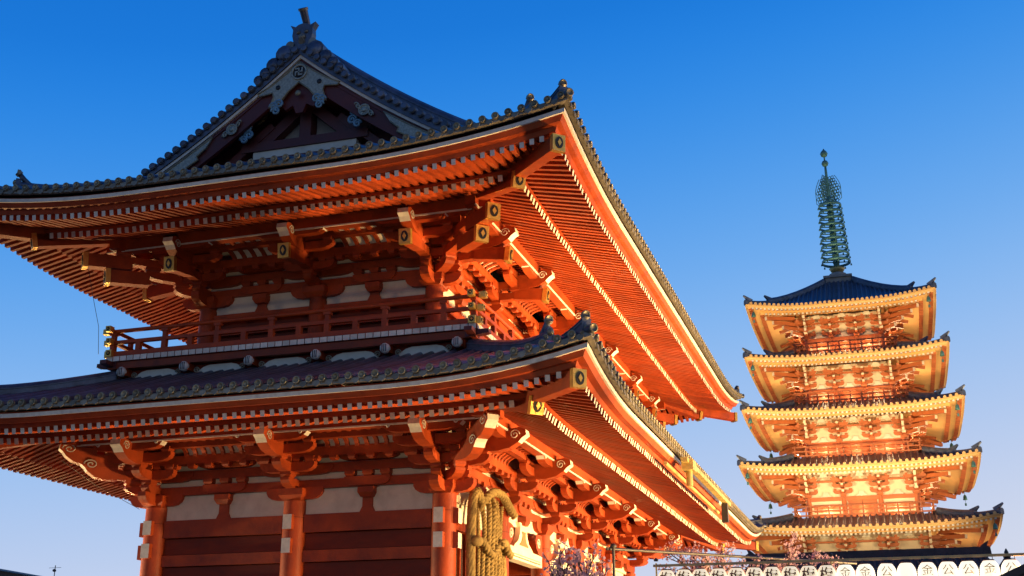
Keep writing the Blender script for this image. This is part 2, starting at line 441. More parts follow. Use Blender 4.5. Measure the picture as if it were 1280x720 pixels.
def bracket(side, t, T, z0, sh, upper, corner=0):
    F, ha = SIDES[side]
    ob = -T['inset']
    st = (T['op'] - ob)/3.0
    mb = MB()
    if side in 'SN' or abs(t) < ha - T['inset'] - .1: block(mb, F, t, ob, z0, .66, .30)
    z1 = z0 + .30
    ah = sh*.62
    boat(mb, F, t, ob, z0 + .04, .78, .30, .24)
    boat(mb, F, t, ob, z1 + sh*.95, 1.05, ah, .25)
    for k in range(1, 4):
        ok = ob + k*st; zk = z1 + (k-1)*sh
        step_arm(mb, F, t, ob + (k-2)*st*.5 if k > 1 else ob, ok + .17, zk, ah, .24)
        block(mb, F, t, ok, zk + ah, .30, sh - ah)
        if k < 3:
            boat(mb, F, t, ok, zk + sh, .55 + .2*k, ah, .19)
            for s in (-1, 0, 1): block(mb, F, t + s*(.45 + .17*k), ok, zk + sh + ah, .26, sh - ah)
    # outer crosspiece with cream ends
    boat(mb, F, t, ob + 3*st, z1 + 2.6*sh, 1.02, ah*1.15, .22, ends='white')
    for s in (-1, 1):
        c = F(t + s*.86, ob + 3*st + .12, z1 + 2.6*sh + ah*.75)
        spiral(mb, c, (F(1, 0, 0) - F(0, 0, 0)), (0, 0, 1), .07, mirror=s)
        mb.beam(F(t + s*.9, ob + 3*st, z1 + 2.6*sh + .20), F(t + s*1.27, ob + 3*st, z1 + 2.6*sh + .44), .26, .10, 'white')
    p = mb.build('bracket_set', gate)
    nose(F, t, ob + 2*st, z1 + 2.05*sh + .12, st + (.62 if not upper else .56), .42, .29, p)
    if upper:
        plate_end(F, t, ob + 2.0*st, ob + 3*st + .36, z1 + 1.12*sh, .26, .34, p)
    return p
def corner_bracket(sx, sy, T, z0, sh, upper):
    """diagonal arms at a corner; sx, sy = direction of the diagonal"""
    ob = T['inset']
    c0 = Vector((sx*(HA - ob), (0 + ob) if sy < 0 else (2*YC - ob), 0))
    d = Vector((sx, sy, 0))
    def FD(t, o, z):   # o is measured per axis, so the diagonal matches the sides
        n = Vector((-d.y, d.x, 0))/sqrt(2)
        return c0 + d*o + n*t + Vector((0, 0, z))
    st = (T['op'] + ob)/3.0
    z1 = z0 + .30; ah = sh*.62
    mb = MB()
    for k in range(1, 4):
        zk = z1 + (k-1)*sh
        step_arm(mb, FD, 0, 0, k*st + .13, zk, ah, .26)
        block(mb, FD, 0, k*st, zk + ah, .34/1.2, sh - ah)
    # tall carved cloud shape under the hip
    p = mb.build('bracket_set', gate)
    if upper:
        plate_end(FD, 0, 0, 0, 0, .3, .36, p, (FD(0, st*2.1, z1 + .95*sh), FD(0, 3*st + .28, z1 + .72*sh)))
        plate_end(FD, 0, 0, 0, 0, .3, .36, p, (FD(0, st*2.7, z1 + 2.05*sh), FD(0, 3*st + .72, z1 + 1.80*sh)))
    else:
        nose(FD, 0, 1.6*st, z1 + 1.5*sh, st*1.3, .42, .28, p)
        nose(FD, 0, 2.4*st, z1 + 2.45*sh, st*1.3, .42, .28, p)
    # hip rafters with gilt shoes
    oi, oo = T['oi'], T['oo']
    a = FD(0, st, zin(T, -ob + st) + .02); b = FD(0, oi + ob + .10, zin(T, oi) - .02)
    plate_end(FD, 0, 0, 0, 0, .27, .34, p, (a, b))
    a = FD(0, oi + ob - .25, zout(T, oi) - .03); b = FD(0, oo + ob + .12, zout(T, oo) + .20)
    plate_end(FD, 0, 0, 0, 0, .27, .34, p, (a, b))
    return p

def purlin(side, T):
    F, ha = SIDES[side]
    mb = MB(); o = T['op']; L = ha + o + .45
    mb.box(F, -L, L, o - .15, o + .15, T['ppz'], T['ppz'] + T['pph'], 'red')
    mb.box(F, -L + .02, L - .02, o + .13, o + .165, T['ppz'] - .012, T['ppz'] + .025, 'white')
    mb.build('purlin', gate)
def cove(side, t0, t1, T, z0, z1):
    """curved white cove with red ribs between two bracket sets, on a through beam"""
    F, ha = SIDES[side]
    ob = -T['inset']; st = (T['op'] - ob)/3
    oa, oc = ob + st*1.05, ob + st*2.75
    mb = MB()
    prof = [(oa + (oc - oa)*(1 - cos(q)), z0 + (z1 - z0)*sin(q)) for q in [pi/2*i/6 for i in range(7)]]
    mb.sheet([[F(t0, o, z), F(t1, o, z)] for o, z in prof], 'plaster')
    n = max(2, int((t1 - t0)/.245))
    for i in range(n):
        t = lerp(t0 + .1, t1 - .1, i/(n-1))
        for (o, z), (o2, z2) in zip(prof[:-1], prof[1:]):
            a = F(t, o + .02, z); b = F(t, o2 + .02, z2 + .01)
            mb.beam(a, b, .10, .13, 'red', up=(F(0, 1, 0) - F(0, 0, 0)) + Vector((0, 0, .3)))
    mb.build('ribbed_cove', gate)
def beams(side, T, z0, sh, zp):
    """through beams of one side, wall plaster between them"""
    F, ha = SIDES[side]
    ob = -T['inset']; st = (T['op'] - ob)/3; z1 = z0 + .3; ah = sh*.62
    L = ha + ob
    mb = MB()
    mb.box(F, -L, L, ob - .1, ob + .1, z1 + sh*.95 - sh + .02, z1 + .22, 'red')
    mb.box(F, -L, L, ob - .1, ob + .1, z1 + .40, z1 + .40 + ah, 'red')
    mb.box(F, -L, L, ob - .1, ob + .1, z1 + .78, z1 + .78 + ah, 'red')
    mb.box(F, -L - st, L + st, ob + st - .09, ob + st + .09, z1 + 2*sh - .02, z1 + 2*sh + .2, 'red')
    mb.box(F, -L - 2*st, L + 2*st, ob + 2*st - .09, ob + 2*st + .09, z1 + 3*sh - .06, z1 + 3*sh + .12, 'red')
    k = int(2*L/.5)
    for i in range(k):   # little bearing blocks along the first beam
        t = -L + .25 + i*.5
        block(mb, F, t, ob + st, z1 + 2*sh - .13, .2, .11)
    mb.build('tie_beam', gate)
    mb = MB()
    mb.box(F, -L, L, ob - .06, ob - .02, z1 - .35, z1 + 3*sh + .5, 'plaster')
    mb.build('plaster_wall', gate)

# ---- lower storey -------------------------------------------------------------------------------
ZC = 6.28
def column(x, y, z0, z1, r, noses=()):
    mb = MB()
    mb.cyl((x, y, z0), (x, y, z1), r, 'red', 28, r1=r*.95)
    mb.cyl((x, y, z1 - .42), (x, y, z1 - .405), r*.97 + .006, 'red2', 28)
    if z0 < 1: mb.lathe((x, y, z0), [(r*1.5, -.02), (r*1.5, .1), (r*1.25, .2), (r*1.02, .22)], 'stone', 24)
    c = mb.build('column', gate)
    for (dx, dy) in noses:
        for z in (5.74, 5.16):
            mb = MB()
            d = Vector((dx, dy, 0))
            a = Vector((x, y, z)) + d*(r - .12); b = Vector((x, y, z)) + d*(r + .10)
            mb.beam(a, b, .24, .36, 'red', end='white')
            mb.build('tie_beam_end', c)
    return c
for x in (-4, 0, 4):
    column(x, 0, .3, ZC, .31, [(0, -1)] + ([(1 if x > 0 else -1, 0)] if x else []))
    column(x, 2*YC, .3, ZC, .31, [(0, 1)])
for i in range(1, 5):
    for x in (-4, 0, 4): column(x, 4.16*i, .3, ZC, .31)
mb = MB(); mb.box(FS, -6.2, 6.2, -23, 2.2, 0.0, .3, 'stone'); mb.build('podium', gate)

def plaster_bay(F, t0, t1, ob, z0, z1, strut=True):
    """two plaster panels with rounded top corners, a strut between, red frame behind"""
    mb = MB()
    mb.box(F, t0, t1, ob - .05, ob - .01, z0, z1, 'plaster')
    tm = (t0 + t1)/2
    p = mb.build('plaster_panel', gate)
    mb = MB()
    if strut:
        P = [(-.2, 0), (.2, 0), (.13, .14), (.13, z1 - z0 - .14), (.24, z1 - z0), (-.24, z1 - z0), (-.13, z1 - z0 - .14), (-.13, .14)]
        c = F(tm, ob + .02, z0)
        mb.prism(P, c, F(1, 0, 0) - F(0, 0, 0), (0, 0, 1), (F(0, 1, 0) - F(0, 0, 0))*.1, 'red')
        mb.build('strut', p)
    for t, s in ((t0, 1), (t1, -1), (tm, 1), (tm, -1)):   # rounded corners
        if not strut and t == tm: continue
        mb = MB(); r = .16; q = .13 if t == tm else (.28)
        P = [(s*q, z1 - z0)] + [(s*(q + r - r*sin(a)), z1 - z0 - r + r*cos(a)) for a in [pi/2*i/5 for i in range(6)]]
        mb.prism(P, F(t, ob + .005, z0), F(1, 0, 0) - F(0, 0, 0), (0, 0, 1), (F(0, 1, 0) - F(0, 0, 0))*.06, 'red')
        mb.build('panel_corner', p)
    return p
def board_wall(F, t0, t1):
    mb = MB()
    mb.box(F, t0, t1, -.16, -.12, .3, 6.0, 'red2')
    zz = 6.0
    for (a, b, d) in [(5.94, 5.50, .10), (5.06, 4.78, .07), (4.36, 4.05, .07), (3.4, 3.1, .07), (2.2, 1.9, .07)]:
        mb.box(F, t0, t1, -.12, d, b, a, 'red')
    for a, b in [(5.5, 5.06), (4.78, 4.36), (4.05, 3.4)]:
        mb.box(F, t0, t1, -.12, -.02, (a+b)/2 - (a-b)/2 + .02, a - .02, 'red2')
    mb.build('board_wall', gate)
for t0, t1 in ((-3.7, -.3), (.3, 3.7)):
    board_wall(FS, t0, t1)
    plaster_bay(FS, t0, t1, .02, 5.94, 6.56)
    board_wall(FN, t0, t1)
# long sides: closed end bays, open passage between
for side in ('E', 'W'):
    F = SIDES[side][0]
    B = BAYS[side]
    for i in range(5):
        t0, t1 = B[i] + .3, B[i+1] - .3
        tm = (t0 + t1)/2
        mb = MB()
        if i in (0, 4):
            # frame posts, lattice, sheet behind coloured as the room's shade
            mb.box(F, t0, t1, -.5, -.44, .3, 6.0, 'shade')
            mb.box(F, t0, t1, -.12, .06, 5.52, 5.74, 'red')
            mb.box(F, t0, t1, -.12, .06, 2.0, 2.3, 'red')
            for k in range(9):
                t = lerp(t0 + .1, t1 - .1, k/8)
                mb.box(F, t - .04, t + .04, -.1, -.02, 2.3, 5.52, 'red')
            mb.build('lattice_screen', gate)
        else:
            # rainbow beam over the opening, cream faced, with a drawn line and a volute at each end
            mb.box(F, t0 - .05, t1 + .05, -.2, .12, 5.28, 5.62, 'plaster')
            mb.box(F, t0 + .18, t1 - .18, .12, .135, 5.345, 5.375, 'ink')
            mb.box(F, t0 + .18, t1 - .18, .12, .135, 5.42, 5.435, 'ink')
            mb.box(F, t0, t0 + .12, -.3, .1, .3, 5.28, 'plaster')
            b = mb.build('lintel_beam', gate)
            for s, tt in ((1, t0), (-1, t1)):
                c = MB()
                P = [(0, -.32), (.34, -.30), (.62, -.12), (.72, .10), (.62, .26), (.40, .30), (0, .30)]
                ax = (F(1, 0, 0) - F(0, 0, 0))*s
                c.prism(P, F(tt, .02, 5.92), ax, (0, 0, 1), (F(0, 1, 0) - F(0, 0, 0))*.24, 'red')
                spiral(c, F(tt, .15, 5.93) + ax*.42, ax, (0, 0, 1), .17, th=.022)
                c.build('carved_bracket', b)
            # bell shaped frog-leg strut in cream
            c = MB()
            P = [(-.95, 0), (.95, 0), (.80, .10), (.52, .20), (.36, .42), (.30, .62), (.40, .74), (-.40, .74), (-.30, .62), (-.36, .42), (-.52, .20), (-.80, .10)]
            c.prism(P, F(tm, .02, 5.625), F(1, 0, 0) - F(0, 0, 0), (0, 0, 1), (F(0, 1, 0) - F(0, 0, 0))*.16, 'pcream')
            c.prism([(x*.45, .08 + y*.55) for x, y in P], F(tm, .105, 5.64), F(1, 0, 0) - F(0, 0, 0), (0, 0, 1), (F(0, 1, 0) - F(0, 0, 0))*.03, 'pred')
            c.build('frog_leg_strut', b)
        if i in (0, 4): plaster_bay(F, t0, t1, -.12, 5.74, 6.56, strut=False)
        else:
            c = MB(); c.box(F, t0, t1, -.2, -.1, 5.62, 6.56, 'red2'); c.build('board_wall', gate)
            for s, tt in ((1, t0), (-1, t1)):
                c = MB(); c.box(F, min(tt, tt + s*.55), max(tt, tt + s*.55), -.1, -.06, 6.1, 6.5, 'plaster'); c.build('plaster_panel', gate)
# cross walls and ceiling inside
mb = MB()
for y in (4.16, 16.64):
    mb.box(FS, -3.7, 3.7, -y - .06, -y + .06, .3, 6.3, 'red2')
mb.box(FS, -3.9, 3.9, -20.6, -.1, 6.75, 6.85, 'red2')
for i in range(1, 5):
    mb.box(FS, -3.9, 3.9, -4.16*i - .15, -4.16*i + .15, 5.55, 5.95, 'red')
mb.build('inner_frame', gate)

# ---- bracket zones ------------------------------------------------------------------------------
def zone(T, z0, sh, upper):
    hb = HB - T['inset']
    for side in ('S', 'E', 'W', 'N'):
        F, ha = SIDES[side]
        beams(side, T, z0, sh, None)
        purlin(side, T)
        if side == 'N': continue
        B = [max(-ha + T['inset'], min(ha - T['inset'], b)) for b in BAYS[side]]
        for b in B:
            bracket(side, b, T, z0, sh, upper)
        for b0, b1 in zip(B[:-1], B[1:]):
            mb = MB(); tm = (b0 + b1)/2; ob = -T['inset']; z1 = z0 + .30; st = (T['op'] - ob)/3
            block(mb, F, tm, ob + .03, z0 + .02, .42, .24)
            boat(mb, F, tm, ob + .05, z1 + .02, .62, .22, .22)
            for q in (-.48, 0, .48): block(mb, F, tm + q, ob + .05, z1 + .24, .26, .15)
            boat(mb, F, tm, ob + .05, z1 + .66, .8, .14, .24)
            mb.build('bracket_set', gate)
            cove(side, b0 + 1.0, b1 - .95, T, z0 + .3 + 2*sh + .18, T['ppz'] + .12)
    for sx, sy in ((1, -1), (-1, -1), (1, 1), (-1, 1)):
        corner_bracket(sx, sy, T, z0, sh, upper)
zone(LOW, 6.28, .37, False)
zone(UPP, 11.85, .34, True)
for s in SIDES:
    eave(s, LOW); eave(s, UPP)
rafters_todo.sort(key=lambda r: r[0])
cnt = 0; rest = {}
for (d, side, F, ha, T, t, rw, part) in rafters_todo:
    if cnt < 100 and side in 'SE':
        mb = MB()
        if rafter_mesh(mb, F, ha, T, t, rw):
            mb.build('rafter', part); cnt += 1
    else:
        rafter_mesh(rest.setdefault((side, T['e'], part.name), (MB(), part))[0], F, ha, T, t, rw)
for mb, part in rest.values():
    mb.build('rafters', part, kind='stuff')

# ---- roofs --------------------------------------------------------------------------------------
def prof_low(o): d = 4.92 - o; return 8.02 + .33*d + .013*d*d
def prof_up(o): d = 4.40 - o; return 13.60 + .334*d + .0297*d*d
def tile_roof(side, T, prof, otop, name='roof', vergelim=None, parent=gate, pitch=.305):
    F, ha = SIDES[side]
    e = T['e']; oe = e + .12
    def zz(t, o): return prof(o) + dz(T, ha, t, o)*clamp((o + 1)/e)
    def lim(o): return ha + o if vergelim is None or o > vergelim else ha + vergelim
    mb = MB()
    n = int((ha + e)*2/.5); m = 14
    rows = []
    for k in range(m+1):
        o = lerp(oe, otop, k/m)
        rows.append([F(u*lim(o), o, zz(u*lim(o), o)) for u in [-1 + 2*i/n for i in range(n+1)]])
    mb.sheet(rows, 'tile')
    # pendant tiles along the eave, below the round ends
    def row(o, dzv): return [F(u*(ha + o), o, zz(u*(ha + o), o) + dzv) for u in [-1 + 2*i/n for i in range(n+1)]]
    mb.sheet([row(oe, .0), row(oe + .01, -.11), row(oe - .1, -.15), row(oe - .3, -.06)], 'cap', False)
    k = int((ha + e)/pitch)
    for i in range(-k, k+1):
        t = i*pitch
        o_in = otop
        if abs(t) > lim(otop):
            o_in = abs(t) - ha
        if oe - o_in < .1: continue
        N = max(2, int((oe - o_in)/.7) + 1)
        secs = []
        rr = .085
        for j in range(N+1):
            o = lerp(oe + .02, o_in, j/N)
            sec = []
            for q in range(6):
                a = pi*q/5
                sec.append(F(t + cos(a)*rr, o, zz(t, o) + sin(a)*rr*1.15 + .012))
            secs.append(sec)
        mb.sheet(secs, 'tile')
        c = F(t, oe + .02, zz(t, oe) + .03); d = (F(t, oe + 1, 0) - F(t, oe, 0))
        mb.cyl(c - d*.02, c + d*.035, .09, 'cap', 12)
        mb.lathe(c + d*.035, [(.08, 0), (.08, .016), (.058, .016), (.058, .004)], 'capring', 12, ax=d)
        mb.cyl(c + d*.03, c + d*.05, .03, 'capring', 6)
        # pendant lip between two round ends
        c2 = F(t + pitch/2, oe + .015, zz(t + pitch/2, oe) - .06)
        if abs(t + pitch/2) < ha + e - .05:
            ax = F(1, 0, 0) - F(0, 0, 0)
            mb.prism([(-.1, .03), (-.07, -.05), (0, -.085), (.07, -.05), (.1, .03)], c2, ax, (0, 0, 1), d*.03, 'cap')
    return mb.build(name, parent, recalc=False), zz
roofs = []
for s in SIDES:
    r, z = tile_roof(s, LOW, prof_low, .9); roofs.append((r, z))
OG = 1.2          # the gable verge stands this far outside the column line
def ridge(mb, pts, w, h, cap=True):
    """stacked ridge tiles along a line, round capping on top"""
    pts = [Vector(p) for p in pts]
    secs = []
    for i, p in enumerate(pts):
        d = (pts[min(i+1, len(pts)-1)] - pts[max(i-1, 0)]); d.z = 0; d.normalize(); s = Vector((d.y, -d.x, 0))
        sec = []
        P = [(-.5, -.3), (-.5, .25), (-.56, .27), (-.56, .33), (-.46, .35), (-.46, .6), (-.52, .62), (-.52, .68), (-.4, .7), (-.3, .86), (0, 1.0)]
        P = P + [(-a, b) for a, b in P[::-1][1:]]
        for a, b in P: sec.append(p + s*(a*w) + Vector((0, 0, b*h)))
        secs.append(sec)
    mb.sheet(secs, 'tile', False)
    for sec, rv in ((secs[0], 1), (secs[-1], 0)):
        mb.add(sec, [tuple(range(len(sec)))], 'tile')
def ogre(mb, c, d, s):
    """ridge-end tile: shield with horns and scroll feet, and the round tube leaning up and out on top"""
    c = Vector(c); d = Vector(d); d.z = 0; d.normalize(); ax = Vector((-d.y, d.x, 0)); z = Vector((0, 0, 1))
    P = [(-.55, 0), (.55, 0), (.5, .22), (.36, .3), (.42, .55), (.40, .8), (.52, 1.02), (.30, .92), (.18, 1.0), (0, 1.04), (-.18, 1.0), (-.30, .92), (-.52, 1.02), (-.40, .8), (-.42, .55), (-.36, .3), (-.5, .22)]
    mb.prism([(x*s, y*s) for x, y in P], c, ax, z, d*(.3*s), 'tile')
    for sx in (-1, 1):
        mb.cyl(c + ax*(sx*.46*s) + z*.14*s - d*.16*s, c + ax*(sx*.46*s) + z*.14*s + d*.22*s, .17*s, 'tile', 10, end='cap')
        mb.lathe(c + ax*(sx*.16*s) + z*.66*s + d*.14*s, [(.10*s, 0), (.07*s, .06*s), (.02*s, .08*s)], 'cap', 8, ax=d)
    mb.lathe(c + z*.45*s + d*.14*s, [(.16*s, 0), (.13*s, .08*s), (.04*s, .12*s)], 'cap', 10, ax=d)
    mb.cyl(c + z*.36*s + d*.0*s + ax*0, c + z*.24*s + d*.2*s, .13*s, 'cap', 8)
    a = c + z*1.0*s - d*.28*s; b = c + z*1.62*s + d*.22*s
    mb.cyl(a, b, .13*s, 'tile', 12, r1=.16*s, end='cap')
    mb.cyl(b - (b - a).normalized()*.05, b + (b - a).normalized()*.02, .19*s, 'cap', 12)

def tube_end(mb, p, d, r=.085, L=.5):
    """small ridge-end tile with the round tube leaning out and up, gilt-ringed disc on its end"""
    p = Vector(p); d = Vector(d); d.z = 0; d.normalize(); z = Vector((0, 0, 1)); ax = Vector((-d.y, d.x, 0))
    P = [(-.24, -.12), (.24, -.12), (.22, .04), (.12, .08), (.10, .22), (.04, .27), (-.04, .27), (-.10, .22), (-.12, .08), (-.22, .04)]
    mb.prism([(x*.7, y*.85) for x, y in P], p, ax, z, d*.14, 'tile')
    mb.lathe(p + d*.06 + z*.10, [(.08, 0), (.08, .05), (.02, .08)], 'capring', 10, ax=d)
    for s in (-1, 1): spiral(mb, p + d*.08 + ax*(s*.11) - z*.03, ax*s, z, .055, th=.02, key='capring')
    r *= .72; a = p + z*.06 - d*.34; b = a + (d*.74 + z*.67).normalized()*L
    mb.tube([a - d*.25 - z*.12, a, lerp(a, b, .5) + d*.02, b], [r*1.0, r*1.05, r, r*.95], 'tile', 10)
    u = (b - a).normalized()
    mb.cyl(b - u*.03, b + u*.05, r*1.35, 'cap', 12)
    f = (d - z*.1).normalized()
    mb.lathe(b + z*.03 + d*.02, [(r*1.2, -.05), (r*1.3, .03), (r*1.0, .035), (r*.95, .02), (r*.4, .02)], 'capring', 12, ax=f)
def hip_ridge(parent, sx, sy, T, zz, o_top, small, wide=.26):
    c0 = Vector((sx*HA, 0 if sy < 0 else 2*YC, 0)); d = Vector((sx, sy, 0))
    e = T['e']
    def P(o, up): return c0 + d*o + Vector((0, 0, zz(HA + o, o) + up))
    mb = MB()
    om = e - 1.15
    ridge(mb, [P(lerp(o_top, om, i/9), -.06 + .06*max(0, (i/9 - .7)/.3)**2) for i in range(10)], wide*1.05, .40)
    tube_end(mb, P(om + .05, .24), d, .10, .46)
    ridge(mb, [P(lerp(om - .3, e + .02, i/7), -.12 + .24*(i/7)**2) for i in range(8)], wide*.85, .24)
    tube_end(mb, P(e - .02, -.02), d, .10, .46)
    dd = d.normalized(); q = P(e + .12, .02)
    mb.cyl(q - dd*.3, q + dd*.1, .09, 'tile', 12, end='cap')
    mb.lathe(q + dd*.1, [(.10, 0), (.10, .03), (.07, .03), (.06, .01)], 'capring', 12, ax=dd)
    mb.build('hip_ridge', parent, recalc=True)
def zlow(t, o): return prof_low(o) + dz(LOW, HA, t, o)*clamp((o + 1)/LOW['e'])
def zup(t, o): return prof_up(o) + dz(UPP, HA, t, o)*clamp((o + 1)/UPP['e'])
for sx in (1, -1):
    for sy in (-1, 1):
        hip_ridge(roofs[0][0], sx, sy, LOW, zlow, 1.0, 1.0)

upS, _ = tile_roof('S', UPP, prof_up, .3)
upN, _ = tile_roof('N', UPP, prof_up, .3)
upE, _ = tile_roof('E', UPP, prof_up, -4.0, vergelim=OG)
upW, _ = tile_roof('W', UPP, prof_up, -4.0, vergelim=OG)
for sx in (1, -1):
    for sy in (-1, 1):
        hip_ridge(upS, sx, sy, UPP, zup, .9, 1.0)
# main ridge
mb = MB()
zr = prof_up(-4.0)
ridge(mb, [(0, y, zr - .1) for y in (-OG + .15, 5, 10, 15, 2*YC + OG - .15)], .5, .62)
ogre(mb, (0, -OG + .12, zr + .10), (0, -1, 0), .74)
ogre(mb, (0, 2*YC + OG - .12, zr + .20), (0, 1, 0), .66)
mb.build('main_ridge', upE)
# gable ends
def gable(y0, sy):
    """y0 = verge plane, sy = -1 front, +1 rear"""
    part = MB()
    def Y(k): return y0 - sy*k
    xs = [i*4.6/14 for i in range(15)]
    def zs(x): return prof_up(x - 4.0)
    # roof boards under the verge
    for s in (-1, 1):
        part.sheet([[Vector((s*x, Y(a), zs(x) - .10)) for x in xs] for a in (0, .95)], 'darkwood')
        # verge tiles: round ends facing out, a bed below
        part.sheet([[Vector((s*x, Y(-.06), zs(x) + b)) for x in xs] for b in (.12, -.14)], 'tile')
        part.sheet([[Vector((s*x, Y(a), zs(x) + .12)) for x in xs] for a in (-.06, .4)], 'tile')
    # gable wall recessed
    zb = prof_up(.3) - .2
    wall = [Vector((x, Y(.85), zs(abs(x)) - .35)) for x in [-4.4 + 8.8*i/16 for i in range(17)]]
    part.add([Vector((-4.4, Y(.85), zb))] + wall + [Vector((4.4, Y(.85), zb))], [tuple(range(len(wall) + 2))], 'darkwood')
    # frame of the gable: tie beam, king post, slanted struts, pale panels
    def bx(x0, x1, z0, z1, k0, k1, key):
        part.hexa([Vector((x0, Y(k0), z0)), Vector((x1, Y(k0), z0)), Vector((x1, Y(k1), z0)), Vector((x0, Y(k1), z0)), Vector((x0, Y(k0), z1)), Vector((x1, Y(k0), z1)), Vector((x1, Y(k1), z1)), Vector((x0, Y(k1), z1))], key)
    bx(-1.55, 1.55, 15.60, 15.84, .50, .84, 'plaster')
    bx(-2.3, 2.3, 15.30, 15.59, .42, .84, 'darkwood'); bx(-1.9, 1.9, 15.85, 16.1, .45, .84, 'darkwood')
    bx(-.17, .17, 15.86, 17.3, .5, .84, 'darkwood')
    for s in (-1, 1):
        part.add([Vector((s*.2, Y(.8), 16.12)), Vector((s*1.0, Y(.8), 16.12)), Vector((s*.2, Y(.8), 16.85))], [(0, 1, 2)], 'stone')
        part.beam((s*1.5, Y(.65), 15.86), (s*.1, Y(.65), 17.1), .26, .3, 'darkwood')
        part.beam((s*2.6, Y(.6), 15.3), (s*1.0, Y(.6), 16.6), .22, .22, 'darkwood')
    bx(-3.9, 3.9, 14.9, 15.2, .5, .84, 'darkwood')
    p = part.build('gable', gate, recalc=False)
    mb = MB()
    L = 0; x = .14
    while x < 4.62:
        for s in (-1, 1):
            c = Vector((s*x, Y(-.07), zs(x) + .10))
            mb.cyl(c + Vector((0, -sy*.16, 0)), c + Vector((0, sy*.06, 0)), .105, 'tile', 10, end='cap')
            mb.lathe(c + Vector((0, sy*.06, 0)), [(.09, 0), (.09, .018), (.06, .018)], 'tile', 10, ax=(0, sy, 0))
            mb.cyl(c + Vector((0, -sy*.3, .02)), c + Vector((0, -sy*.02, .02)), .11, 'tile', 8)
        x += .27 / sqrt(1 + (.334 + .0594*(8.4 - x))**2)
    mb.build('verge_tiles', p)
    # curled fins beside the ridge end
    for s in (-1, 1):
        mb = MB()
        for k, (x, r) in enumerate([(.46, .27), (.78, .22), (1.02, .17), (1.22, .14)]):
            mb.cyl((s*x, Y(.3), zs(x) + .30 - .03*k), (s*x, Y(-.10), zs(x) + .30 - .03*k), r, 'tile', 12)
            mb.lathe((s*x, Y(-.10), zs(x) + .30 - .03*k), [(r*.8, 0), (r*.8, .03), (r*.4, .03), (r*.3, .06)], 'tile', 10, ax=(0, sy, 0))
        mb.build('ridge_fin', p)
    # descending ridges a little behind the verge
    for s in (-1, 1):
        mb = MB()
        ridge(mb, [Vector((s*x, Y(.55), zs(x) + .05)) for x in [.2 + 4.7*i/12 for i in range(13)]], .34, .62)
        tube_end(mb, (s*4.95, Y(.55), zs(4.95) + .3), (s, 0, 0), .08, .3)
        mb.build('descending_ridge', p)
    # white edge and wide bargeboard
    mb = MB()
    for s in (-1, 1):
        def strip(key, top, bot, k0, k1):
            A = [[Vector((s*x, Y(k), zs(x)*1 + v)) for x in xs] for k, v in ((k0, top), (k0, bot), (k1, bot), (k1, top), (k0, top))]
            mb.sheet(A, key, False)
        strip('white', -.14, -.235, -.02, .1)
        strip('darkwood', -.236, -.86, .05, .16)
        strip('darkwood', -.3, -.36, .02, .06)
    b = mb.build('bargeboard', p, recalc=False)
    # fittings on the bargeboard
    z = Vector((0, 0, 1)); ax = Vector((1, 0, 0)); dd = Vector((0, sy, 0))
    zt = zs(0)
    mb = MB()
    for s in (-1, 1):
        # chevron plate: outer and inner edge follow the bargeboard
        mb = MB(); P = [(0, -.36), (.35, -.64), (.85, -.98), (1.24, -1.18), (1.16, -1.25), (.78, -1.20), (.74, -1.34), (.86, -1.66), (.62, -1.62), (.3, -1.22), (0, -.98)]
        mb.prism([(s*x, y) for x, y in P], Vector((0, Y(-.0), zt)), ax, z, dd*.05, 'silver')
        mb.tube([Vector((s*x, Y(-.03), zt + y)) for x, y in P], .022, 'capring', 4)
        mb.lathe(Vector((s*.62, Y(-.03), zt - 1.06)), [(.075, 0), (.07, .012)], 'black', 10, ax=dd)
        mb.build('corner_fitting', b); mb = MB()
        # teal scrolls hanging below
        for q, (x, y) in enumerate([(.72, -1.62), (.56, -1.56), (.66, -1.76)]):
            spiral(mb, Vector((s*x, Y(-.02), zt + y)), ax*s, z, .13, th=.035, key='teal')
        mb.build('scroll_ornament', b)
        # roundel with scroll wings
        for (xr, yo) in ((1.98, -.58),):
            mb = MB()
            c = Vector((s*xr, Y(.01), zs(xr) + yo))
            mb.lathe(c, [(.17, 0), (.17, .03), (.13, .03), (.13, .015), (.075, .015), (.075, .045), (.02, .05)], 'silver', 14, ax=dd)
            tng = Vector((s*1.0, 0, -.70)).normalized()
            for w in (-1, 1):
                spiral(mb, c + tng*(w*.24) + dd*.02, tng*w, z, .1, th=.022, key='silver')
            mb.build('roundel_fitting', b)
        # teal leaves beside the struts
        mb = MB()
        for (xr, yv, r) in ((1.62, -2.02, .16), (1.55, -2.25, .14), (1.70, -2.38, .12), (2.35, -2.45, .12), (2.55, -2.52, .10)):
            mb = MB(); spiral(mb, Vector((s*xr, Y(.2), zt + yv)), ax*s, z, r, th=.04, key='teal'); mb.build('leaf_ornament', b)
        mb = MB()
        # long corner plates
        P = [(2.55, -.34), (3.3, -.33), (4.3, -.33), (4.5, -.86), (3.8, -.86), (3.2, -.84), (3.3, -.68), (2.95, -.70), (3.0, -.56), (2.75, -.52)]
        pts = [(s*x, zs(x) + y - zt) for x, y in P]
        mb.prism(pts, Vector((0, Y(.0), zt)), ax, z, dd*.05, 'silver')
        mb.tube([Vector((x, Y(-.03), zt + y)) for x, y in pts], .022, 'capring', 4)
        mb.build('corner_fitting', b); mb = MB()
    mb = MB()
    # round crest with the temple's left-facing cross
    c = Vector((0, Y(-.03), zt - .68))
    mb.lathe(c, [(.24, 0), (.24, .03), (.19, .03), (.19, .01)], 'silver', 20, ax=dd)
    mb.lathe(c, [(.19, .0), (.18, .016)], 'black', 20, ax=dd)
    a, w = .115, .038
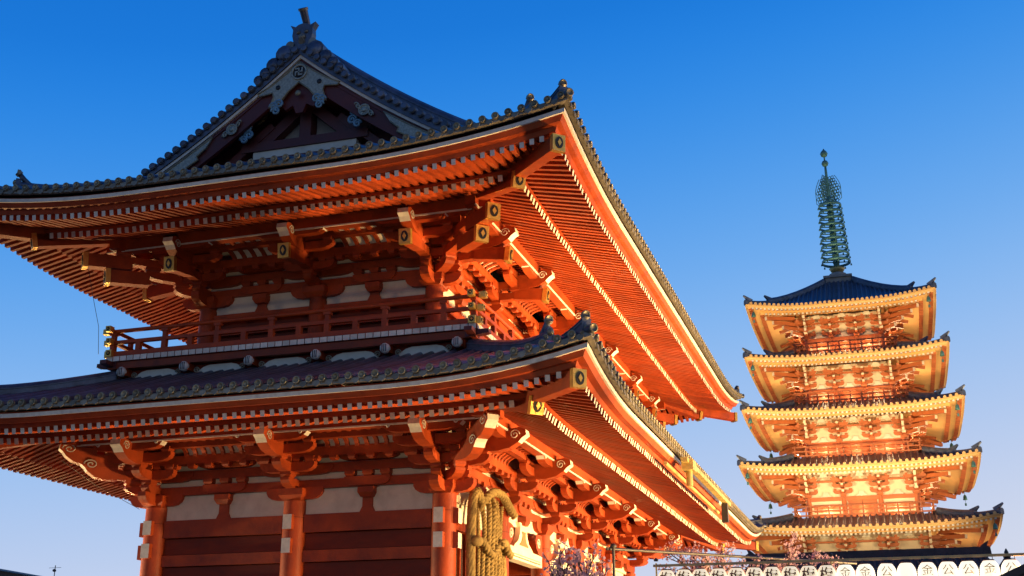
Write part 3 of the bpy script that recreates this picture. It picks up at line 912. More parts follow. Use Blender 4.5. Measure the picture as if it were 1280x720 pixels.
    for (x0, x1, y0_, y1_) in ((-w/2, w/2, -a, a), (-a, a, -w/2, w/2), (w/2, a, -a, -a + w), (-a, -w/2, a - w, a), (-a, -a + w, -a, -w/2), (a - w, a, w/2, a)):
        mb.prism([(x0, y0_), (x1, y0_), (x1, y1_), (x0, y1_)], c + dd*.03, ax, z, dd*.014, 'silver')
    mb.build('crest', b)
    mb = MB(); mb.lathe(Vector((0, Y(-.02), zt - 1.32)), [(.09, 0), (.09, .02), (.04, .05)], 'capring', 8, ax=dd); mb.build('flower_boss', b)
    # pendant board below the peak
    mb = MB()
    P = [(-.42, -1.05), (0, -.8), (.42, -1.05), (.62, -1.5), (.42, -1.72), (.2, -1.6), (.1, -1.85), (-.1, -1.85), (-.2, -1.6), (-.42, -1.72), (-.62, -1.5)]
    mb.prism(P, Vector((0, Y(.16), zt)), ax, z, dd*.12, 'darkwood')
    mb.build('gable_pendant', b)
gable(-OG, -1)
gable(2*YC + OG, 1)

# ---- balcony and upper storey -------------------------------------------------------------------
ZF = 10.10; OB = 1.2
for side in ('S', 'E', 'W', 'N'):
    F, ha = SIDES[side]
    L = ha + OB
    mb = MB()
    mb.box(F, -L, L, -.6, OB - .06, ZF - .02, ZF + .02, 'red2')
    n = int(2*L/.205)
    for i in range(n):      # plank ends painted white
        t = -L + (i + .5)*2*L/n
        mb.box(F, t - .094, t + .094, OB - .3, OB + .02, ZF - .06, ZF + .07, 'red', front='white')
    mb.box(F, -L + .03, L - .03, OB - .2, OB - .04, ZF - .26, ZF - .08, 'red')
    mb.box(F, -ha - .93, ha + .93, .82, .90, ZF - .80, ZF - .25, 'red2')
    mb.box(F, -ha - 1.06, ha + 1.06, .70, 1.06, ZF - .78, ZF - .555, 'red2')
    for s in (-1, 1): mb.beam(F(s*(L - .3), OB - .12, ZF - .16), F(s*(L + .30), OB - .12, ZF - .13), .2, .17, 'darkwood', h2=.1)
    k = max(2, int(round(2*L/1.66)))
    p = mb.build('balcony', gate)
    for i in range(k):
        t = lerp(-L + .5, L - .5, i/(k-1))
        mb = MB()
        mb.box(F, t - .12, t + .12, .9, OB - .02, ZF - .46, ZF - .26, 'red')
        c = F(t, OB - .05, ZF - .36); d = F(0, 1, 0) - F(0, 0, 0)
        mb.lathe(c, [(.11, -.05), (.13, 0), (.13, .08), (.10, .11), (.03, .12)], 'white', 12, ax=d)
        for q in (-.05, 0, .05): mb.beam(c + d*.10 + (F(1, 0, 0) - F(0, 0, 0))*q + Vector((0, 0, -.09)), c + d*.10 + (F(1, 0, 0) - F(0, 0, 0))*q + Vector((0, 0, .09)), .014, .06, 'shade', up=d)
        for s in (-1, 1):
            spiral(mb, F(t + s*.27, 1.02, ZF - .44), (F(1, 0, 0) - F(0, 0, 0))*s, (0, 0, 1), .085, th=.016, key='capring')
        mb.build('beam_end', p)
        if i < k - 1:
            t2 = lerp(-L + .5, L - .5, (i+1)/(k-1))
            mb = MB()
            P = [(t + .22, 0), (t2 - .22, 0), (t2 - .30, .10), (t2 - .46, .2), (t2 - .62, .24), (t + .62, .24), (t + .46, .2), (t + .30, .10)]
            c = F(0, .95, ZF - .555)
            mb.prism(P, c, F(1, 0, 0) - F(0, 0, 0), (0, 0, 1), (F(0, 1, 0) - F(0, 0, 0))*.06, 'plaster')
            mb.build('plaster_panel', p)
    # railing
    mb = MB(); o = OB - .10; ex = .30
    Lr = L - .10
    mb.box(F, -Lr - ex*.6, Lr + ex*.6, o - .075, o + .075, ZF + .09, ZF + .22, 'red')
    mb.box(F, -Lr - ex*.8, Lr + ex*.8, o - .055, o + .055, ZF + .44, ZF + .53, 'red')
    a, b = F(-Lr - ex, o, ZF + .80), F(Lr + ex, o, ZF + .80)
    mb.cyl(a, b, .055, 'red', 10)
    n = int(2*Lr/.74)
    for i in range(n+1):
        t = lerp(-Lr, Lr, i/n)
        mb.box(F, t - .07, t + .07, o - .06, o + .06, ZF + .22, ZF + .44, 'red')
        if i % 2 == 0:
            mb.box(F, t - .06, t + .06, o - .05, o + .05, ZF + .53, ZF + .76, 'red')
            mb.box(F, t - .1, t + .1, o - .07, o + .07, ZF + .68, ZF + .75, 'red')
    r = mb.build('railing', p)
    for s in (-1, 1):
        for z, w, x in ((ZF + .155, .15, .6), (ZF + .485, .11, .8), (ZF + .80, .12, 1.0)):
            mb = MB(); a = F(s*(Lr + ex*x - .16), o, z); b = F(s*(Lr + ex*x + .02), o, z); d = (b - a).normalized()
            mb.beam(a, b, w + .03, w + .03, 'gold')
            mb.lathe(b, [(w*.42, 0), (w*.4, .012)], 'black', 12, ax=d)
            mb.lathe(b + d*.012, [(w*.2, 0), (w*.16, .01)], 'gold', 8, ax=d)
            mb.build('rail_cap', r)
# white painted undersides at the corner of the balcony
UI = UPP['inset']
for side in ('S', 'E', 'W', 'N'):
    F, ha = SIDES[side]
    L = ha - UI
    mb = MB()
    mb.box(F, -L, L, -UI - .14, -UI - .08, ZF, 11.7, 'red2')
    for z0, z1 in ((ZF + .02, ZF + .3), (ZF + .95, ZF + 1.15), (11.42, 11.66)):
        mb.box(F, -L, L, -UI - .08, -UI + .08, z0, z1, 'red')
    mb.build('board_wall', gate)
    B = [max(-L, min(L, b)) for b in BAYS[side]]
    for b0, b1 in zip(B[:-1], B[1:]):
        if side in 'SE': plaster_bay(F, b0 + .26, b1 - .26, -UI, 11.66, 12.2)
    for b in B:
        q = F(b, -UI, 0)
        if side in 'SN' or abs(b) < L - .01: column(q.x, q.y, ZF, 11.87, .25)

# edge cords of the bird netting at the far corner
for pts in ([(-5.75, -1.75, 12.75), (-5.62, -1.5, 11.8), (-5.45, -1.35, 11.0), (-5.40, -1.3, 10.25)], [(-6.35, -1.2, 7.55), (-5.4, -.8, 6.85), (-4.35, -.3, 6.25)]):
    mb = MB(); mb.tube(pts, .007, 'dark', 5); mb.build('net_cord', gate)
# gutter and downpipe boxes on the long lower eave
mb = MB()
for a, b in ((4.6, 13.2),):
    for k in range(12):
        y0, y1 = lerp(a, b, k/12), lerp(a, b, (k+1)/12)
        mb.box(FE, y0 - YC + .02, y1 - YC - .02, 5.02, 5.20, 7.62, 7.74, 'gutter')
    mb.cyl((8.78, 3.6, 7.42), (8.78, 13.0, 7.42), .055, 'gutter', 8)
gp = mb.build('gutter', gate)
mb = MB()
mb.box(FE, 4.9 - YC, 5.5 - YC, 4.98, 5.30, 7.45, 7.72, 'gutter')
mb.cyl((9.14, 5.2, 7.5), (9.14, 5.2, 7.05), .09, 'gutter', 10)
mb.build('rainwater_head', gp)
mb = MB(); mb.box(FE, 12.2 - YC, 12.45 - YC, 5.0, 5.2, 7.0, 7.6, 'dark'); mb.build('rainwater_head', gp)

# ------------------------------------------------------------------ STRAW SANDAL ROPES on the corner bay
def smooth_path(pts, n=8):
    pts = [Vector(p) for p in pts]; out_ = []
    for i in range(len(pts)-1):
        p0 = pts[max(i-1, 0)]; p1 = pts[i]; p2 = pts[i+1]; p3 = pts[min(i+2, len(pts)-1)]
        for k in range(n):
            u = k/n
            out_.append(0.5*((2*p1) + (p2 - p0)*u + (2*p0 - 5*p1 + 4*p2 - p3)*u*u + (3*p1 - p0 - 3*p2 + p3)*u**3))
    out_.append(pts[-1]); return out_
def rope(mb, pts, R, key='straw', pitch=None, strands=3, dens=12):
    P = smooth_path(pts, dens)
    pitch = pitch or R*5.0
    L = 0; S = [0]
    for a, b in zip(P[:-1], P[1:]): L += (b - a).length; S.append(L)
    # resample evenly
    N = max(8, int(L/(pitch/9))); Q = []
    j = 0
    for i in range(N+1):
        s = L*i/N
        while j < len(S)-2 and S[j+1] < s: j += 1
        u = (s - S[j])/max(1e-6, S[j+1] - S[j]); Q.append(P[j].lerp(P[j+1], u))
    ref = None; frames = []
    for i in range(N+1):
        d = (Q[min(i+1, N)] - Q[max(i-1, 0)]).normalized()
        if ref is None: ref = d.orthogonal().normalized()
        s = (ref - d*ref.dot(d)).normalized(); ref = s; frames.append((s, d.cross(s)))
    for k in range(strands):
        pt = []
        for i in range(N+1):
            q = 2*pi*(k/strands + (L*i/N)/pitch)
            pt.append(Q[i] + (frames[i][0]*cos(q) + frames[i][1]*sin(q))*R*.52)
        mb.tube(pt, R*.56, key, 6)
sandal = empty('straw_sandal', (4.6, 1.6, 1.7), 'giant straw sandal with bundled twisted ropes hung on the corner bay of the vermilion gate', 'straw sandal')
mb = MB()
rim = smooth_path([(4.62, 1.6, 1.75), (4.6, .75, 2.0), (4.58, .42, 3.2), (4.55, .40, 4.6), (4.52, .50, 5.6), (4.5, .66, 6.25), (4.5, .98, 6.47), (4.5, 1.25, 6.28)], 8)
rope(mb, rim[::3] + [rim[-1]], .118, pitch=1.6, strands=7, dens=4)
for i in range(4, len(rim)-2, 2):    # straw bindings round the rim
    d = (rim[i+1] - rim[i-1]).normalized()
    mb.cyl(rim[i] - d*.012, rim[i] + d*.012, .123, 'straw', 12)
rim2 = smooth_path([(4.62, 1.6, 1.75), (4.6, 2.5, 2.0), (4.58, 2.85, 3.2), (4.55, 2.9, 4.6), (4.55, 2.7, 5.25)], 8)
mb.build('rim', sandal)
mb = MB(); rope(mb, rim2[::3] + [rim2[-1]], .11, pitch=1.6, strands=7, dens=4); mb.build('rim', sandal)
for pts, R in [
    ([(4.5, 1.35, 6.2), (4.62, 1.2, 5.6), (4.66, .98, 4.9), (4.66, .9, 3.9), (4.62, 1.0, 2.4)], .085),
    ([(4.5, 1.75, 6.42), (4.66, 1.45, 6.1), (4.70, 1.3, 5.4), (4.70, 1.2, 4.6), (4.66, 1.2, 2.2)], .10),
    ([(4.5, 2.1, 6.45), (4.68, 1.75, 6.2), (4.72, 1.55, 5.5), (4.70, 1.5, 4.6), (4.66, 1.55, 2.1)], .105),
    ([(4.5, 2.3, 6.45), (4.66, 2.0, 6.05), (4.70, 1.85, 5.3), (4.68, 1.85, 4.4), (4.66, 1.9, 2.2)], .085),
    ([(4.5, 2.5, 6.42), (4.62, 2.25, 6.0), (4.66, 2.15, 5.2), (4.66, 2.2, 4.3), (4.62, 2.2, 2.3)], .085),
    ([(4.52, 2.9, 6.35), (4.60, 2.55, 5.9), (4.60, 2.5, 5.2), (4.60, 2.6, 4.4), (4.6, 2.5, 2.5)], .075),
    ([(4.5, 1.0, 6.05), (4.58, .85, 5.5), (4.62, .75, 4.8), (4.6, .7, 3.4)], .07),
]:
    mb = MB(); rope(mb, pts, R*.74, pitch=R*3.4); mb.build('rope', sandal)
mb = MB(); rope(mb, [(4.5, 1.15, 6.1), (4.56, 1.5, 6.38), (4.6, 2.0, 6.6), (4.6, 2.7, 6.62), (4.5, 3.5, 6.5), (4.42, 4.3, 6.32)], .115); mb.build('tie_rope', sandal)
mb = MB()
rope(mb, [(4.7, .38, 5.15), (4.78, .6, 5.2), (4.8, .95, 5.02), (4.8, 1.4, 4.95), (4.8, 1.75, 5.2)], .09)
mb.lathe((4.7, .42, 5.18), [(.05, -.15), (.11, -.1), (.13, 0), (.12, .1), (.05, .16)], 'straw', 12, ax=(.3, 1, .2))
rope(mb, [(4.8, 2.0, 5.25), (4.8, 2.3, 5.35), (4.78, 2.65, 5.15), (4.75, 2.95, 5.1)], .10)
mb.build('knot', sandal)

mb = MB(); random.seed(21)
for i in range(200):
    y = random.uniform(.35, 2.7); zf_ = random.uniform(3.6, 6.5)
    p = Vector((4.64 + random.uniform(-.06, .14), y, zf_)); d = Vector((random.uniform(-.1, .5), random.gauss(0, .5), random.gauss(-.3, .8))).normalized()
    q = p + d*random.uniform(.06, .2)
    mb.tube([p, p.lerp(q, .5) + Vector((random.uniform(-.02, .03), 0, -.01)), q], .005, 'straw', 3)
tag(mb.build('loose_straw', sandal), kind='stuff')
# ------------------------------------------------------------------ PAGODA
PCX, PCY = 11.6, 80.0
pag = empty('pagoda', (PCX, PCY, 0), 'floodlit golden five-storey pagoda with green bronze spire', 'pagoda')
def pcx(z): return 11.55 - (z - 33.0)*0.021
def PF(side):
    if side == 'S': return lambda t, o, z: Vector((pcx(z) + t, PCY - o, z))
    if side == 'E': return lambda t, o, z: Vector((pcx(z) + o, PCY + t, z))
    if side == 'N': return lambda t, o, z: Vector((pcx(z) - t, PCY + o, z))
    return lambda t, o, z: Vector((pcx(z) - o, PCY - t, z))
#        w     zcorner zmid   body  floor  rail  rib pitch
TIERS = [(10.0, 14.75, 13.95, 4.9, 9.6, 5.9, .50), (9.17, 19.60, 18.95, 4.35, 15.5, 5.4, .47), (8.63, 24.25, 23.6, 3.95, 20.5, 4.97, .45),
         (8.09, 28.85, 28.25, 3.55, 25.2, 4.5, .42), (7.67, 33.60, 32.85, 3.2, 29.65, 4.13, .38)]
for ti, (w, zc, zm, bw, zf, rl, pitch) in enumerate(TIERS):
    top = ti == 4
    zm = zc - (zc - zm)*.80; R = zc - zm
    def rise(t, o, w=w, R=R):
        s = (w - abs(t))/(w*.78)
        return R*max(0, 1 - s)**2.3*clamp((o - bw)/(w - bw), 0, 1.1)
    o_top, z_top = (1.2, 36.85) if top else (TIERS[ti+1][5] + .15, TIERS[ti+1][4] - .05)
    def prof(o, w=w, zm=zm, o_top=o_top, z_top=z_top):
        u = (w - o)/(w - o_top); H = z_top - zm
        return zm + H*(.62*u + .38*u*u) if u > 0 else zm + H*.55*u
    rmb = MB(); emb = MB(); smb = MB(); tips = MB()
    for side in 'SEWN':
        F = PF(side)
        n = 24
        U = [-1 + 2*i/n for i in range(n+1)]
        rmb.sheet([[F(u*o, o, prof(o) + rise(u*o, o)) for u in U] for o in [lerp(w + .05, o_top, k/8) for k in range(9)]], 'tile')
        k = int(w/pitch)
        for i in range(-k, k+1):
            t = i*pitch
            o_in = max(o_top, abs(t))
            if w - o_in < .2: continue
            secs = []
            for j in range(6):
                o = lerp(w + .08, o_in, j/5)
                secs.append([F(t + cos(a)*.115, o, prof(o) + rise(t, o) + sin(a)*.15) for a in [pi*q/4 for q in range(5)]])
            rmb.sheet(secs, 'tile')
            c = F(t, w + .06, prof(w) + rise(t, w) + .02); d = F(0, 1, 0) - F(0, 0, 0)
            rmb.cyl(c, c + d*.06, .13, 'pfascia', 8)
        def row(o, dzv, ww=w): return [F(u*o, o, zm + dzv + rise(u*o, o)) for u in U]
        # fascia in steps, soffit in two smooth fields
        emb.sheet([row(w + .04, -.04), row(w + .04, -.13), row(w - .05, -.14)], 'pfascia', False)
        emb.sheet([row(w - .05, -.14), row(w - .10, -.25), row(w - .30, -.28)], 'pgold', False)
        smb.sheet([row(w - .30, -.25), row(w - 1.10, -.16)], 'pgold')
        emb.sheet([row(w - 1.08, -.16), row(w - 1.05, -.38), row(w - 1.14, -.40)], 'pgold', False)
        smb.sheet([row(w - 1.14, -.39), row(bw + .1, -.39 + (w - 1.14 - bw)*.22)], 'pgold')
        for (oo, dv, sp) in ((w - .20, -.32, .34), (w - 1.02, -.46, .34)):
            k = int((oo - .2)/sp)
            for i in range(-k, k+1):
                t = i*sp; z = zm + dv + rise(t, oo)
                a = F(t, oo - .30, z + .05); b = F(t, oo + .04, z)
                tips.beam(a, b, .16, .15, 'pred', end='white')
    rf = rmb.build('roof', pag, recalc=False)
    ev = emb.build('eave', pag, recalc=False)
    smb.build('soffit', ev, recalc=False)
    tips.build('rafter_ends', ev, kind='stuff')
    # hip ridges with two upturned end tiles each
    for sx in (-1, 1):
        for sy in (-1, 1):
            mb = MB()
            def P(o, up): z = prof(o) + rise(o, o); return Vector((pcx(z) + sx*o, PCY + sy*o, z + up))
            ridge(mb, [P(lerp(o_top + .1, w - 1.7, i/6), -.05) for i in range(7)], .42, .55)
            p1 = P(w - 1.65, .35); dd = Vector((sx, sy, 0)).normalized()
            mb.beam(p1 - dd*.5, p1 + dd*.25 + Vector((0, 0, .35)), .3, .45, 'tile', w2=.12, h2=.14)
            ridge(mb, [P(lerp(w - 1.7, w + .05, i/5), -.05) for i in range(6)], .36, .36)
            p2 = P(w, .22)
            mb.beam(p2 - dd*.6, p2 + dd*.2 + Vector((0, 0, .42)), .28, .4, 'tile', w2=.1, h2=.12)
            mb.build('hip_ridge', rf)
            # wind bell under the corner
            mb = MB()
            c = P(w - .55, -.72)
            mb.cyl(c + Vector((0, 0, .35)), c + Vector((0, 0, 0)), .02, 'bronze', 5)
            mb.lathe(c + Vector((0, 0, -.42)), [(.20, 0), (.17, .1), (.15, .3), (.08, .42), (.03, .46)], 'bronze', 10)
            mb.cyl(c + Vector((0, 0, -.42)), c + Vector((0, 0, -.75)), .015, 'bronze', 5)
            mb.beam(c + Vector((0, 0, -.72)), c + Vector((0, 0, -.95)), .16, .02, 'bronze', up=(0, 1, 0))
            mb.build('wind_bell', rf)
            # corner arms
            mb = MB()
            zb = zm - .70
            for (o0, o1, z0, z1) in ((bw - .2, bw + 1.1, zb - .75, zb - .7), (bw - .2, bw + 1.75, zb - .3, zb - .35), (bw - .2, bw + 2.5, zb + .2, zb - .05), (bw + .8, w - 1.45, zb + .62, zb + .22)):
                a = Vector((pcx(z0) + sx*o0, PCY + sy*o0, z0)); b = Vector((pcx(z1) + sx*o1, PCY + sy*o1, z1))
                mb.beam(a, b, .26, .3, 'pred', end='pcream')
            mb.build('hip_rafter', ev)
    # body
    mb = MB(); bm_ = MB(); rail = MB(); cols_todo = []
    zb = zm - .62
    for side in 'SEWN':
        F = PF(side)
        mb.box(F, -bw, bw, bw - .3, bw - .1, zf - .4, zm + .3, 'pcream')
        H = zb - 1.35
        for z0, z1 in ((zf, zf + .25), (H - .16, H + .16), (zf + .95, zf + 1.1)):
            if z1 < H + .2: mb.box(F, -bw, bw, bw - .1, bw + .07, z0, z1, 'pred')
        cols = [-bw + .1, -bw/3, bw/3, bw - .1]
        for t in cols:
            a, b = F(t, bw - .06, zf), F(t, bw - .06, H + .1)
            if side in 'SN' or abs(t) < bw*.5: cols_todo.append((a, b))
        for t0, t1 in zip(cols[:-1], cols[1:]):      # shutters and doors
            tm = (t0 + t1)/2
            if abs(tm) < .2:
                mb.box(F, t0 + .3, t1 - .3, bw - .1, bw - .02, zf + .25, H - .16, 'pred')
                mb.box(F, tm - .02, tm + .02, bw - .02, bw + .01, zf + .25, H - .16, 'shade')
            else:
                for q in range(4): mb.box(F, t0 + .35, t1 - .35, bw - .1, bw - .05, lerp(zf + .3, H - .3, q/4), lerp(zf + .3, H - .3, q/4) + .12, 'pred')
        # brackets: three steps, cream ends
        zb0 = H + .16
        for t in cols:
            block(bm_, F, t, bw, zb0, .5, .25, 'pred')
            for k in range(3):
                ok = bw + .62*k; zk = zb0 + .25 + .42*k
                boat(bm_, F, t, ok, zk, .78 + .05*k, .27, .18, 'pred', ends='pcream')
                for s in (-1, 0, 1): block(bm_, F, t + s*.62, ok, zk + .27, .24, .15, 'pred')
                step_arm(bm_, F, t, bw - .1, ok + .6, zk, .27, .2, 'pred', end='pcream')
            if abs(t) > bw*.5:
              for (o0, o1, z0, z1) in ((bw + .1, bw + 1.75, zb0 + .85, zb0 + .45), (bw + .2, bw + 2.2, zb0 + 1.30, zb0 + .86), (bw + .6, bw + 2.7, zb0 + 1.75, zb0 + 1.30)):
                  bm_.beam(F(t, o0, z0), F(t, o1, z1), .2, .26, 'pred', end='pcream')
        for k in range(3):
            ok = bw + .62*k; zk = zb0 + .25 + .42*(k+1)
            if k == 1: bm_.box(F, -ok - .3, ok + .3, ok - .08, ok + .08, zk + .02, zk + .16, 'pred')
        for t0, t1 in zip(cols[:-1], cols[1:]):      # plaster struts between the brackets
            tm = (t0 + t1)/2
            bm_.prism([(-.5, 0), (.5, 0), (.22, .2), (.2, .38), (-.2, .38), (-.22, .2)], F(tm, bw + .02, zb0 + .02), F(1, 0, zb0) - F(0, 0, zb0), (0, 0, 1), (F(0, 1, 0) - F(0, 0, 0))*.1, 'plaster')
            bm_.prism([(-.34, 0), (.34, 0), (.2, .3), (-.2, .3)], F(tm, bw + 1.3, zb0 + 1.42), F(1, 0, zb0) - F(0, 0, zb0), (0, 0, 1), (F(0, 1, 0) - F(0, 0, 0))*.1, 'plaster')
        # balcony and rail
        if ti:
            rail.box(F, -rl - .1, rl + .1, bw - .2, rl + .1, zf - .22, zf - .02, 'pred')
            rail.box(F, -rl, rl, rl - .3, rl - .1, zf - .55, zf - .22, 'pred')
            for z, h in ((zf + .12, .12), (zf + .5, .09), (zf + .86, .11)):
                rail.box(F, -rl - .22, rl + .22, rl - .06, rl + .06, z, z + h, 'pred')
            q = int(2*rl/.9)
            for i in range(q+1):
                t = lerp(-rl, rl, i/q)
                rail.box(F, t - .06, t + .06, rl - .05, rl + .05, zf, zf + .86, 'pred')
            for s in (-1, 1): rail.box(F, s*rl - .14, s*rl + .14, rl - .14, rl + .14, zf - .3, zf + .14, 'pcream')
    b = mb.build('wall', pag)
    for p0, p1 in cols_todo:
        cm = MB(); cm.cyl(p0, p1, .2, 'pred', 10); cm.build('column', b)
    bm_.build('bracket_set', pag)
    if ti: rail.build('railing', pag)
# spire
def PZ(z): return Vector((pcx(z) , PCY, z))
sp = MB()
Z0 = 37.2
for (h0, h1, r) in ((36.75, 37.35, 1.1), (37.35, 37.55, 1.25)):
    sp.hexa([PZ(h0) + Vector((sx*r, sy*r, 0)) for sx, sy in ((-1, -1), (1, -1), (1, 1), (-1, 1))] + [PZ(h1) + Vector((sx*r, sy*r, 0)) for sx, sy in ((-1, -1), (1, -1), (1, 1), (-1, 1))], 'stone')
sp.lathe(PZ(37.55), [(.95, 0), (.92, .2), (.75, .42), (.45, .56), (.3, .58)], 'stone', 20)
sp.lathe(PZ(38.12), [(.3, 0), (.55, .12), (.72, .4), (.64, .42), (.3, .2)], 'gutter', 16)
sp.tube([PZ(z) for z in (38.0, 40, 42, 44, 46, 48.2, 49)], [.30, .25, .21, .19, .17, .12, .09], 'bronze', 12)
spire = sp.build('spire', pag)
for i in range(9):
    z = 39.15 + i*.69; r = 1.27 - .03*i
    mb = MB()
    c = PZ(z)
    prof_ = [(r, -.12), (r + .02, 0), (r, .12), (r - .05, .12), (r - .06, 0), (r - .05, -.12), (r, -.12)]
    n = 28; vs = []
    for pr, pz in prof_[:-1]:
        for q in range(n): vs.append(c + Vector((cos(2*pi*q/n)*pr, sin(2*pi*q/n)*pr, pz)))
    m_ = len(prof_) - 1
    mb.add(vs, [(a*n+q, a*n+(q+1) % n, ((a+1) % m_)*n+(q+1) % n, ((a+1) % m_)*n+q) for a in range(m_) for q in range(n)], 'bronze', True)
    for q in range(8):
        a = pi*q/4 + .2
        d = Vector((cos(a), sin(a), 0))
        if q % 2 == 0: mb.beam(c, c + d*r, .07, .08, 'bronze')
        mb.lathe(c + d*(r + .04) - Vector((0, 0, .32)), [(.085, 0), (.07, .1), (.04, .17), (.02, .2)], 'bronze', 6)
    mb.lathe(c, [(.30, -.10), (.33, 0), (.30, .10)], 'bronze', 14)
    mb.build('ring', spire)
# flame-shaped openwork of the spire: four fins of linked curls
mb = MB()
random.seed(3)
for q in range(4):
    a = pi/4 + q*pi/2 + .35; d = Vector((cos(a), sin(a), 0))
    for iz in range(9):
        z = 45.05 + iz*.30
        wmax = 1.15*min(1, (z - 44.9)/.35 + .45)*(1 - max(0, (z - 46.4)/2.1)**1.5)
        k = max(1, int(wmax/.27))
        for ix in range(k):
            x = .28 + (ix + .5*(iz % 2))*.27
            if x > wmax: continue
            c = PZ(z) + d*x
            pts = [c + d*(cos(p)*.135) + Vector((0, 0, sin(p)*.15)) for p in [2*pi*i/6 + .5 for i in range(6)]]
            mb.tube(pts, .04, 'bronze', 4, closed=True)
    edge = [PZ(z) + d*(1.15*min(1, (z - 44.9)/.35 + .45)*(1 - max(0, (z - 46.4)/2.1)**1.5) + .12) for z in [45.0 + .2*i for i in range(14)]]
    mb.tube(edge, .035, 'bronze', 4)
mb.build('flame_ornament', spire)
mb = MB()
mb.lathe(PZ(49.0), [(.05, -.32), (.24, -.22), (.33, 0), (.24, .22), (.08, .32)], 'bronze', 16)
mb.lathe(PZ(50.0), [(.05, -.35), (.26, -.24), (.36, 0), (.27, .2), (.12, .36), (.03, .52)], 'bronze', 16)
mb.cyl(PZ(48.8), PZ(50), .07, 'bronze', 8)
mb.build('jewel', spire)
# lamps tucked behind the balconies, washing the brackets
for ti, (w, zc, zm, bw, zf, rl, pitch) in enumerate(TIERS):
    for t in (-bw*.62, 0, bw*.62):
        l = bpy.data.lights.new('balcony_lamp', 'POINT'); l.energy = 60; l.color = (1, .70, .36); l.shadow_soft_size = .12
        o = bpy.data.objects.new('balcony_lamp', l); COL.objects.link(o); o.location = (pcx(zf) + t, PCY - bw - .55, zf + .5)
    for s in (-1, 1):
        l = bpy.data.lights.new('balcony_lamp', 'POINT'); l.energy = 300; l.color = (1, .70, .36); l.shadow_soft_size = .12
        o = bpy.data.objects.new('balcony_lamp', l); COL.objects.link(o); o.location = (pcx(zf) + s*(bw + 1.0), PCY - bw*.3, zf + 1.0)

# ------------------------------------------------------------------ hall with a dark roof in front of the pagoda
hall = empty('temple_hall', (12, 60, 0), 'low hall with a long dark tiled ridge in front of the golden pagoda', 'hall')
mb = MB(); FH = lambda t, o, z: Vector((12.1 + t, 60 - o, z - .42*min(1, z)))
mb.box(FH, -7.2, 7.2, -3.0, 3.0, 0, 8.2, 'brown'); mb.build('wall', hall)
mb = MB()
for s in (-1, 1):
    mb.sheet([[FH(x*k, s*o, z) for x in (-1, -.5, 0, .5, 1)] for o, z, k in ((.3, 11.05, 7.75), (2, 10.1, 8.0), (3.4, 9.2, 8.6), (4.6, 8.5, 9.2))], 'hall_tile')
    for i in range(40):
        x = lerp(-7.6, 7.6, i/39)
        mb.tube([FH(x, s*.35, 11.08), FH(x*1.03, s*2, 10.14), FH(x*1.1, s*3.4, 9.25), FH(x*1.18, s*4.6, 8.55)], .09, 'hall_tile', 5)
for x in (-1, 1):
    mb.add([FH(x*7.7, -.3, 11.0), FH(x*7.7, .3, 11.0), FH(x*9.2, 4.6, 8.5), FH(x*9.2, -4.6, 8.5)], [(0, 1, 2, 3)], 'hall_tile')
rf = mb.build('roof', hall)
mb = MB()
mb.box(FH, -7.75, 7.75, -.35, .35, 10.95, 11.42, 'hall_tile'); mb.box(FH, -7.7, 7.7, -.28, .28, 11.42, 11.56, 'hall_tile')
for s in (-1, 1): mb.prism([(-.35, 0), (.35, 0), (.3, .5), (.1, .62), (.24, .95), (-.05, .8), (-.3, .6)], FH(s*7.75, 0, 11.0), Vector((s, 0, 0)), (0, 0, 1), (0, .6, 0), 'hall_tile')
mb.build('ridge', rf)
# small pyramidal roof with a finial far to the right
kiosk = empty('bell_pavilion', (24.9, 110, 0), 'far pavilion showing only a dark pointed roof with finial right of the pagoda', 'pavilion')
mb = MB(); mb.box(lambda t, o, z: Vector((24.95 + t, 110 - o, z)), -2.2, 2.2, -2.2, 2.2, 0, 12.6, 'brown'); mb.build('wall', kiosk)
mb = MB(); mb.lathe((24.95, 110, 12.4), [(4.6, 0), (3.0, .9), (1.5, 2.0), (.3, 3.1)], 'dark', 4)
r = mb.build('roof', kiosk)
mb = MB(); mb.lathe((24.95, 110, 15.4), [(.35, 0), (.4, .2), (.15, .3), (.24, .55), (.05, .95)], 'dark', 10); mb.build('finial', r)
# building at the far left with its aerial
house = empty('house', (-60, 63, 0), 'distant house with brown sloping roof at the far left edge', 'house')
mb = MB(); mb.box(lambda t, o, z: Vector((-62 + t, 63 - o, z)), -8, 8, -4, 3, 0, 10.2, 'stone'); mb.build('wall', house)
mb = MB()
mb.prism([(-12, 13.6), (-9.5, 14.02), (9.0, 10.87), (9.0, 10.67), (-12, 13.3)], (-62, 63, 0), (1, 0, 0), (0, 0, 1), (0, 8.4, 0), 'brown')
mb.prism([(-12, 13.65), (-9.5, 14.08), (9.05, 10.94), (9.05, 10.88), (-9.5, 14.0), (-12, 13.57)], (-62, 58.7, 0), (1, 0, 0), (0, 0, 1), (0, .2, 0), 'dark')
mb.build('roof', house)
mb = MB()
mb.cyl((-54.3, 61, 10.2), (-54.3, 61, 12.3), .035, 'dark', 6)
mb.lathe((-54.2, 60.8, 11.85), [(.16, 0), (.12, -.05), (.03, -.07)], 'dark', 12, ax=(.6, -.6, .5))
mb.cyl((-54.9, 61, 12.1), (-53.7, 61, 12.1), .02, 'dark', 4)
mb.build('aerial', house)

